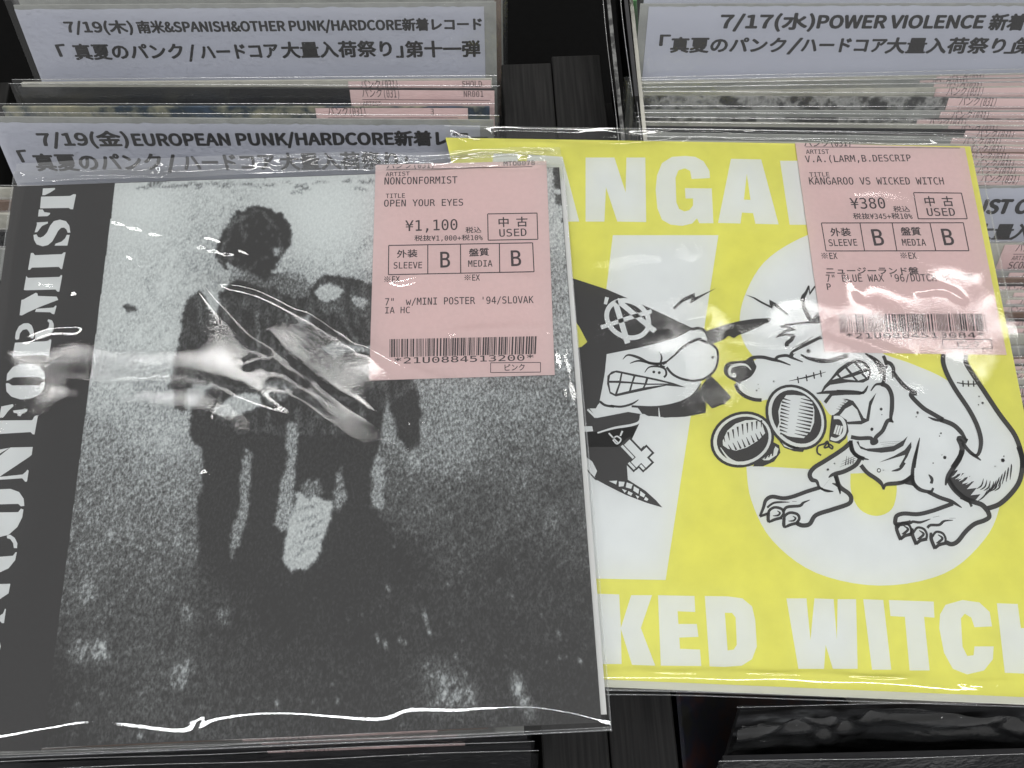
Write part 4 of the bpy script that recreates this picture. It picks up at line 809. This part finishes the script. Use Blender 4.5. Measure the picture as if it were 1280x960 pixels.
# clean black title strip over the photograph
lt.fill([(18, 233.5), (144, 228.5), (66.5, 830), (58, 890), (52, 938), (-77, 940)], 'ink', 0)
o5 = lambda p: Zm(0, 180, 5.333, p); o1 = lambda p: Zm(0, 200, 4, p); o6 = lambda p: Zm(0, 440, 4.571, p); o7 = lambda p: Zm(0, 640, 4.571, p)
LET = [o5([(287, 297), (367, 294), (368, 303), (335, 325), (300, 342), (283, 342)]), o5([(275, 352), (468, 347), (492, 335), (508, 337), (488, 436), (472, 436), (458, 427), (268, 430)]), o5([(260, 438), (285, 437), (297, 455), (335, 460), (333, 470), (318, 482), (255, 484)]),
       o5([(245, 524), (320, 519), (320, 530), (280, 548), (250, 588), (232, 590), (248, 535)]),
       o5([(224, 607), (244, 603), (254, 620), (270, 625), (292, 615), (315, 590), (335, 545), (360, 515), (400, 505), (440, 515), (463, 545), (470, 592), (452, 592), (443, 570), (428, 558), (408, 560), (388, 580), (370, 615), (350, 650), (320, 675), (285, 683), (245, 670), (228, 640)]),
       o5([(446, 606), (466, 607), (450, 678), (365, 678), (372, 665), (410, 652), (435, 630)]),
       o5([(207, 727), (222, 727), (234, 742), (413, 735), (428, 722), (438, 724), (415, 835), (405, 833), (393, 820), (213, 825), (200, 840), (188, 838)]),
       o1([(132, 580), (140, 590), (298, 585), (306, 575), (312, 578), (297, 660), (287, 658), (278, 648), (130, 652), (120, 650)]),
       o1([(108, 700), (118, 698), (180, 664), (188, 668), (190, 680), (284, 684), (292, 700), (200, 735), (140, 762), (110, 778), (99, 776)]),
       o1([(182, 745), (268, 738), (280, 727), (283, 732), (272, 772), (262, 770), (252, 762), (176, 760)]),
       o1([(76, 893), (80, 862), (95, 832), (118, 818), (142, 816), (160, 828), (168, 850), (172, 880), (165, 894), (154, 890), (148, 862), (135, 846), (115, 850), (100, 868), (96, 896), (84, 900)]),
       o1([(176, 893), (178, 866), (196, 856), (228, 850), (244, 836), (248, 815), (238, 806), (242, 797), (260, 802), (270, 822), (268, 852), (250, 878), (215, 892)]),
       o1([(76, 914), (240, 906), (250, 896), (258, 900), (246, 985), (236, 985), (226, 976), (62, 982)]),
       o6([(38, 165), (42, 125), (75, 85), (120, 68), (180, 66), (230, 85), (257, 120), (258, 155), (238, 158), (226, 143), (78, 145), (55, 160)]), o6([(34, 180), (50, 178), (70, 192), (225, 190), (240, 172), (258, 172), (255, 205), (230, 240), (180, 266), (120, 272), (65, 255), (38, 225)]),
       o6([(8, 312), (75, 298), (78, 310), (50, 335), (22, 372), (-4, 378)]), o6([(75, 335), (158, 325), (155, 340), (125, 355), (118, 368), (105, 365), (98, 350), (80, 348)]), o6([(-30, 392), (185, 390), (200, 365), (217, 367), (198, 472), (187, 470), (175, 458), (-30, 470)]),
       o6([(60, 546), (188, 543), (182, 588), (165, 602), (0, 712), (-60, 750), (-60, 640)]), o6([(-50, 566), (55, 548), (-50, 610)]), o6([(0, 714), (130, 700), (148, 685), (158, 672), (165, 680), (155, 740), (145, 742), (128, 722), (-30, 732), (-30, 716)]),
       o6([(-60, 800), (0, 785), (60, 782), (110, 800), (136, 838), (140, 880), (120, 882), (105, 868), (-60, 872)]), o6([(-60, 918), (105, 915), (120, 895), (135, 900), (128, 945), (100, 1000), (50, 1045), (0, 1012+45), (-60, 1050)]),
       o7([(40, 135), (60, 130), (85, 148), (100, 178), (98, 207), (80, 206), (76, 178), (60, 155), (42, 150)]), o7([(-50, 262), (0, 256), (75, 250), (90, 230), (97, 230), (88, 275), (50, 322), (0, 345), (-50, 350)]),
       o7([(-60, 420), (0, 412), (60, 410), (50, 465), (0, 498), (-60, 540)]), o7([(-40, 600), (0, 592), (18, 580), (30, 553), (35, 555), (24, 635), (12, 635), (-2, 620), (-40, 620)]), o7([(-60, 690), (0, 745), (6, 765), (0, 790), (-60, 800)])]
for p in LET: lt.fill(p, 'white_print', 1)
lt.build('title_lettering', MR)

# ================================================================== PRICE LABELS
def label_base(parent, quad, z, mt='pink', rim='pink_edge'):
    qq = [un(x, y, z) for x, y in quad]
    # the paper is not quite flat: a low arch
    nx = 24; vs = []; fs = []
    for j in range(nx+1):
        for i in range(nx+1):
            u_, v_ = i/nx, j/nx; p = qq[0]*(1-u_)*(1-v_)+qq[1]*u_*(1-v_)+qq[2]*u_*v_+qq[3]*(1-u_)*v_
            vs.append(p)
    fs = [(j*(nx+1)+i, (j+1)*(nx+1)+i, (j+1)*(nx+1)+i+1, j*(nx+1)+i+1) for j in range(nx) for i in range(nx)]
    o = new_ob('price_label', vs, fs, MT[mt], parent)
    sm = o.modifiers.new('thickness', 'SOLIDIFY'); sm.thickness = .0002; sm.offset = -1
    return o, Ink(qq[0], N, lift=3e-5)
def boxes(ink, zf, p4, verts=(), w=1.1):
    P = zf(p4); P.append(P[0])
    for a, b2 in zip(P[:-1], P[1:]):
        ink.stroke([a, b2], w, 'toner', 1, smooth=False)
    for a, b2 in verts: ink.stroke(zf([a, b2]), w, 'toner', 2, smooth=False)
def barcode(ink, zf, tl, tr, br, bl, seed):
    rg = random.Random(seed); x = 0; bars = []
    while x < 215:
        wb = rg.choice([1, 1, 2.4, 1, 2.4]); bars.append((x, x+wb)); x += wb+rg.choice([1, 1, 1, 2.4, 1.2])
    tot = bars[-1][1]
    tl, tr, br, bl = [np.array(q_) for q_ in zf([tl, tr, br, bl])]
    for a, b2 in bars:
        a /= tot; b2 /= tot
        ink.fill([tuple(tl+(tr-tl)*a), tuple(tl+(tr-tl)*b2), tuple(bl+(br-bl)*b2), tuple(bl+(br-bl)*a)], 'toner', 1)
ZL = .0005
lo, ink = label_base(MR, [(469.5, 206), (683, 201), (693.5, 468.5), (461.5, 475.5)], ZL)
z3 = lambda p: Zm(440, 180, 4.571, p)
def tx(zf, s, body, p0, p1, h_, **kw): a, b2 = zf([p0, p1]); text_cells(ink, body, a, b2, h_/s, **kw)
s3 = 4.571
tx(z3, s3, 'パンク(031)', (195, 142), (472, 136), 34, clip=.50)
tx(z3, s3, 'MTO0078', (865, 125), (1045, 120), 25)
ink.stroke(z3([(195, 148), (1030, 130)]), .8, 'toner', 1, smooth=False)
tx(z3, s3, 'ARTIST', (192, 185), (328, 180), 22); tx(z3, s3, 'NONCONFORMIST', (182, 232), (600, 225), 40, bold=.012)
tx(z3, s3, 'TITLE', (192, 310), (302, 307), 25); tx(z3, s3, 'OPEN YOUR EYES', (180, 358), (635, 352), 38, bold=.012)
tx(z3, s3, '¥1,100', (303, 498), (603, 490), 60, bold=.01); tx(z3, s3, '税込', (648, 509), (738, 506), 30, bold=.02); tx(z3, s3, '税抜¥1,000+税10%', (355, 554), (745, 549), 28, bold=.02)
boxes(ink, z3, [(775, 400), (1057, 395), (1062, 545), (778, 550)], w=1.25)
tx(z3, s3, '中 古', (832, 474), (1003, 470), 48, bold=.02); tx(z3, s3, 'USED', (838, 530), (998, 525), 42, bold=.012)
boxes(ink, z3, [(210, 580), (1032, 565), (1040, 730), (208, 747)], [((433, 577), (433, 743)), ((620, 573), (621, 740)), ((842, 569), (844, 735))], w=1.25)
tx(z3, s3, '外装', (255, 650), (372, 645), 38, bold=.03); tx(z3, s3, 'SLEEVE', (235, 712), (400, 710), 36); tx(z3, s3, 'B', (497, 706), (558, 704), 88, bold=.015)
tx(z3, s3, '盤質', (668, 642), (782, 637), 38, bold=.03); tx(z3, s3, 'MEDIA', (662, 702), (800, 700), 36); tx(z3, s3, 'B', (902, 698), (965, 696), 88, bold=.015)
tx(z3, s3, '※EX', (178, 792), (270, 790), 34, bold=.02); tx(z3, s3, '※EX', (637, 782), (728, 780), 34, bold=.02)
tx(z3, s3, '7"  w/MINI POSTER \'94/SLOVAK', (185, 922), (1035, 909), 40, bold=.012)
s4 = 4.571
tx(z4, s4, 'IA HC', (185, 100), (330, 98), 36, bold=.012)
barcode(ink, z4, (215, 247), (1055, 230), (1050, 332), (215, 350), 3)
tx(z4, s4, '*21U0884513200*', (235, 387), (1040, 367), 33, bold=.02)
boxes(ink, z4, [(792, 382), (1077, 380), (1077, 435), (792, 438)], w=.9); tx(z4, s4, 'ピンク', (865, 428), (990, 425), 34, bold=.02)
ink.build('label_print', lo)

ZL2 = ZR+.0005
lo, ink = label_base(YR, [(994, 178.5), (1206, 184.5), (1258.5, 443.5), (1031, 440)], ZL2)
z8 = lambda p: Zm(980, 170, 3.4286, p); s8 = 3.4286
tx(z8, s8, 'パンク(031)', (85, 46), (290, 44), 26, clip=.6)
ink.stroke(z8([(92, 47), (755, 52)]), .7, 'toner', 1, smooth=False)
tx(z8, s8, 'ARTIST', (95, 77), (193, 76), 18); tx(z8, s8, 'V.A.(LARM,B.DESCRIP', (92, 113), (545, 108), 28, bold=.012)
tx(z8, s8, 'TITLE', (110, 175), (195, 173), 18); tx(z8, s8, 'KANGAROO VS WICKED WITCH', (107, 208), (687, 208), 30, bold=.012)
tx(z8, s8, '¥380', (287, 312), (437, 310), 45, bold=.01); tx(z8, s8, '税込', (470, 326), (540, 325), 22, bold=.02); tx(z8, s8, '税抜¥345+税10%', (297, 356), (550, 355), 22, bold=.02)
boxes(ink, z8, [(555, 243), (760, 245), (785, 355), (575, 355)], w=1.2)
tx(z8, s8, '中 古', (602, 300), (728, 300), 36, bold=.02); tx(z8, s8, 'USED', (612, 342), (735, 342), 32, bold=.012)
boxes(ink, z8, [(160, 373), (768, 372), (792, 492), (180, 493)], [((325, 373), (345, 493)), ((463, 373), (483, 492)), ((625, 372), (650, 492))], w=1.2)
tx(z8, s8, '外装', (200, 429), (287, 428), 30, bold=.03); tx(z8, s8, 'SLEEVE', (192, 472), (315, 470), 28); tx(z8, s8, 'B', (380, 470), (430, 468), 68, bold=.015)
tx(z8, s8, '盤質', (503, 426), (588, 425), 30, bold=.03); tx(z8, s8, 'MEDIA', (507, 470), (608, 470), 28); tx(z8, s8, 'B', (680, 468), (730, 467), 68, bold=.015)
tx(z8, s8, '※EX', (158, 528), (228, 527), 26, bold=.02); tx(z8, s8, '※EX', (497, 527), (567, 526), 26, bold=.02)
tx(z8, s8, 'ニュージーランド盤', (178, 592), (577, 592), 26, bold=.03); tx(z8, s8, '7" BLUE WAX \'96/DUTCH HC COM', (180, 625), (812, 622), 30, bold=.012); tx(z8, s8, 'P', (182, 660), (202, 660), 27)
barcode(ink, z8, (235, 763), (858, 762), (868, 835), (242, 842), 8)
tx(z8, s8, '*21U0884513084*', (262, 868), (862, 864), 22, bold=.02)
boxes(ink, z8, [(678, 872), (888, 872), (893, 912), (683, 912)], w=.9); tx(z8, s8, 'ピンク', (740, 906), (842, 905), 24, bold=.02)
ink.build('label_print', lo)

# ================================================================== CLEAR BAGS OVER THE TWO RECORDS
def roll(side_b=.0035, drop=.0030, top=.002):
    def fn(U, V, P):
        h = np.zeros_like(U)
        h -= drop*np.clip((V-(1-side_b/.19))/(side_b/.19), 0, 1)**1.6       # lower rim bends down
        h += 0*U
        return h
    return fn
bag_ridges = [
    ([(224, 882), (240, 890), (254, 898)], .28, 2.2),
    ([(620, 884), (665, 883), (710, 890), (750, 900)], .22, .5),
    ([(128, 272), (170, 283), (215, 296)], .22, .45), ([(128, 272), (145, 295), (163, 318), (182, 335)], .22, .5),
    ([(225, 240), (224, 262), (250, 290), (275, 300), (310, 315), (338, 338)], .18, .45), ([(252, 236), (262, 255), (292, 270)], .12, .4), ([(278, 236), (296, 250), (292, 268)], .12, .4),
    ([(240, 302), (270, 312), (298, 318)], .2, .4), ([(230, 345), (270, 352), (320, 362), (370, 385), (430, 415), (490, 452), (545, 475), (600, 488), (660, 490), (695, 478), (700, 440), (690, 425)], .42, .8),
    ([(250, 343), (262, 365), (290, 395), (310, 420), (345, 440)], .5, 1.2), ([(345, 440), (380, 470), (420, 500), (480, 540), (515, 575)], .55, 1.6), ([(365, 492), (400, 520), (435, 545), (470, 566)], .4, .9),
    ([(60, 466), (110, 472), (160, 474), (210, 472), (262, 480), (310, 502), (380, 528)], .42, 1.9), ([(270, 515), (290, 530)], .4, 1.2), ([(300, 460), (330, 450), (390, 480)], .25, 1.2),
    ([(375, 375), (400, 400), (425, 420), (460, 440)], .25, .5), ([(560, 420), (580, 415), (620, 412), (665, 410), (690, 425)], .45, 1.2), ([(500, 535), (540, 535), (600, 552)], .12, .5), ([(25, 425), (60, 410), (105, 408)], .16, .8), ([(40, 350), (75, 355), (98, 368)], .16, .7),
    ([(700, 430), (706, 460), (714, 510), (718, 545)], .35, .6), ([(250, 590), (262, 600), (275, 618)], .12, .6), ([(470, 345), (500, 350), (540, 340), (620, 345), (690, 352)], .14, .9)]
bag_ridges += [([(330, 478), (390, 505), (450, 540), (525, 582)], .75, 3.0), ([(250, 345), (300, 405), (360, 455)], .6, 1.6)]
bag_ridges = bag_ridges[:2]+[(p_, .09+.44*a_r, .9+.85*w_r) for p_, a_r, w_r in bag_ridges[2:]]
patches = [(110, 462, 14, 5, 0, .5), (180, 468, 14, 5, -.1, .6), (250, 480, 10, 5, -.4, .5), (300, 420, 10, 5, -.7, .5), (450, 545, 14, 4, -.6, .5), (290, 520, 6, 3, -.7, .4), (620, 420, 16, 5, 0, .4), (380, 470, 14, 10, -.5, .35), (30, 500, 8, 8, 0, .2), (400, 430, 12, 6, -.6, .4)]
lb = bag_sheet('plastic_bag', [(18, 214), (703, 197), (764, 914), (-95, 952)], .0021, 330, 330, MR, bag_ridges, patches, seed=4, amp=.00007, bend=[(-120, 930), (-20, 921), (60, 910), (110, 903), (180, 907), (232, 911), (262, 899), (310, 893), (360, 892), (430, 895), (478, 897), (510, 887), (570, 888), (620, 884), (700, 889), (780, 905)])
# folded top flap with its wavy lip
fl = [(20, 218, 215), (60, 210, 213), (110, 208, 0), (150, 213, 0), (180, 216, 0), (205, 203, 0), (240, 200, 0), (290, 201, 0), (335, 203, 0), (350, 210, 0), (365, 200, 0), (400, 198, 0), (450, 202, 0), (480, 205, 0), (500, 200, 0), (560, 200, 0), (640, 196, 0), (700, 196, 0)]
flr = [([(20, 216), (60, 209), (110, 208), (150, 213), (182, 216), (205, 204), (240, 200), (290, 200), (335, 203), (350, 208), (368, 199), (410, 198), (455, 203), (480, 206), (520, 201), (600, 197), (700, 195)], .55, 1.9),
       ([(22, 212), (35, 219), (58, 222)], .35, .7), ([(290, 201), (330, 200), (370, 196), (460, 203), (560, 199), (690, 193)], .4, .5), ([(160, 207), (190, 205), (204, 216), (186, 219)], .4, .7), ([(380, 195), (430, 200), (500, 203), (570, 199)], .35, .5), ([(560, 186), (620, 184), (700, 190)], .4, .6), ([(20, 226), (300, 220), (698, 206)], .2, .5), ([(60, 214), (130, 216), (200, 210), (260, 207), (330, 210)], .4, 1.2), ([(380, 207), (450, 196), (520, 206), (600, 192), (690, 200)], .45, 1.2), ([(420, 204), (500, 197), (600, 203), (690, 191)], .4, 1.0)]
fp = [(520, 200, 30, 3, -.05, .8), (330, 205, 30, 3, -.05, .5), (640, 194, 16, 3, 0, .9)]
bag_sheet('folded_flap', [(19, 203), (700, 184), (703, 206), (17, 229)], .0022, 360, 36, MR, flr, fp, mt='film_flap', seed=9, amp=.0002)
strip_tube('bag_seam', [(703, 197), (720, 400), (742, 640), (764, 914)], .0014, .5, 'film_edge', MR)
strip_tube('bag_seam', [(18, 214), (2, 330), (-18, 450)], .0016, .5, 'film_edge', MR)
strip_tube('bag_seam', [(-95, 950), (200, 938), (500, 925), (764, 912)], -.0012, .6, 'film_edge', MR)
strip_tube('bag_seam', [(-95, 944), (200, 933), (480, 922), (660, 914), (762, 909)], -.0004, .4, 'film_edge', MR)

yr_ridges = [([(555, 160), (620, 165), (700, 168), (780, 167), (860, 164), (960, 166), (1100, 172), (1200, 178)], .5, 1.5), ([(580, 172), (660, 166), (760, 174), (850, 168)], .35, 1.1), ([(900, 170), (1000, 166), (1100, 173), (1190, 170)], .35, 1.1), ([(558, 163), (580, 172), (600, 176), (625, 164)], .4, .6), ([(760, 168), (800, 170), (826, 167), (850, 162), (862, 170), (845, 177)], .35, .5),
             ([(990, 160), (1010, 164), (1050, 165)], .3, .5), ([(1150, 165), (1200, 172), (1212, 160)], .3, .5), ([(620, 180), (700, 178), (760, 176)], .2, .5),
             ([(735, 846), (850, 846), (1000, 848), (1130, 853), (1190, 852)], .42, 1.3), ([(1190, 852), (1230, 857), (1280, 853)], .3, .5), ([(1108, 867), (1160, 868), (1215, 870), (1225, 874)], .3, .4),
             ([(720, 330), (760, 325), (800, 318), (830, 322)], .18, 1.1), ([(850, 300), (858, 312), (870, 322)], .3, .8), ([(760, 428), (800, 415), (840, 408)], .2, 1.2), ([(850, 400), (880, 395), (888, 370)], .22, .8), ([(900, 425), (930, 430), (970, 435), (1000, 438)], .35, 1.8),
             ([(1030, 415), (1070, 425), (1110, 440), (1150, 452)], .4, 1.3), ([(980, 440), (1010, 425), (1050, 400)], .2, .9), ([(1060, 240), (1100, 238), (1130, 244)], .25, .8), ([(1128, 240), (1150, 255), (1185, 275)], .15, .7), ([(1150, 400), (1190, 405), (1220, 420)], .3, 1.2),
             ([(1140, 365), (1180, 362), (1210, 380)], .15, .9), ([(880, 480), (900, 470), (920, 475)], .2, .9), ([(870, 500), (890, 505), (905, 500)], .2, .8), ([(1080, 250), (1060, 330), (1080, 380)], .12, 1.2)]
yr_ridges = [r_ if r_[0][0][1] < 175 or r_[0][0][1] > 800 else (r_[0], .08+.34*r_[1], .95+.85*r_[2]) for r_ in yr_ridges]
yp = [(790, 410, 14, 6, .2, .5), (860, 385, 8, 5, 0, .5), (900, 460, 8, 6, 0, .6), (880, 500, 7, 6, 0, .6), (960, 432, 14, 5, 0, .5), (1060, 420, 14, 5, -.3, .5), (1120, 245, 12, 4, 0, .5), (1180, 405, 12, 6, 0, .6), (780, 325, 14, 4, 0, .4), (860, 310, 5, 5, 0, .5)]
bag_sheet('plastic_bag', [(555, 157), (1219, 170), (1372, 884), (724, 862)], ZR+.0018, 330, 330, YR, yr_ridges, yp, seed=12, amp=.00007, edge=roll(drop=.0025))
strip_tube('bag_seam', [(555, 157), (700, 160), (960, 163), (1219, 170)], ZR+.0018, .45, 'film_edge', YR)
strip_tube('bag_seam', [(1219, 170), (1286, 500), (1350, 800)], ZR+.0016, .5, 'film_edge', YR)
strip_tube('bag_seam', [(757, 862), (900, 865), (1100, 872), (1300, 879)], ZR-.0022, .6, 'film_edge', YR)
strip_tube('bag_seam', [(757, 868), (860, 869), (1000, 874), (1300, 884)], ZR-.003, .4, 'film_edge', YR)
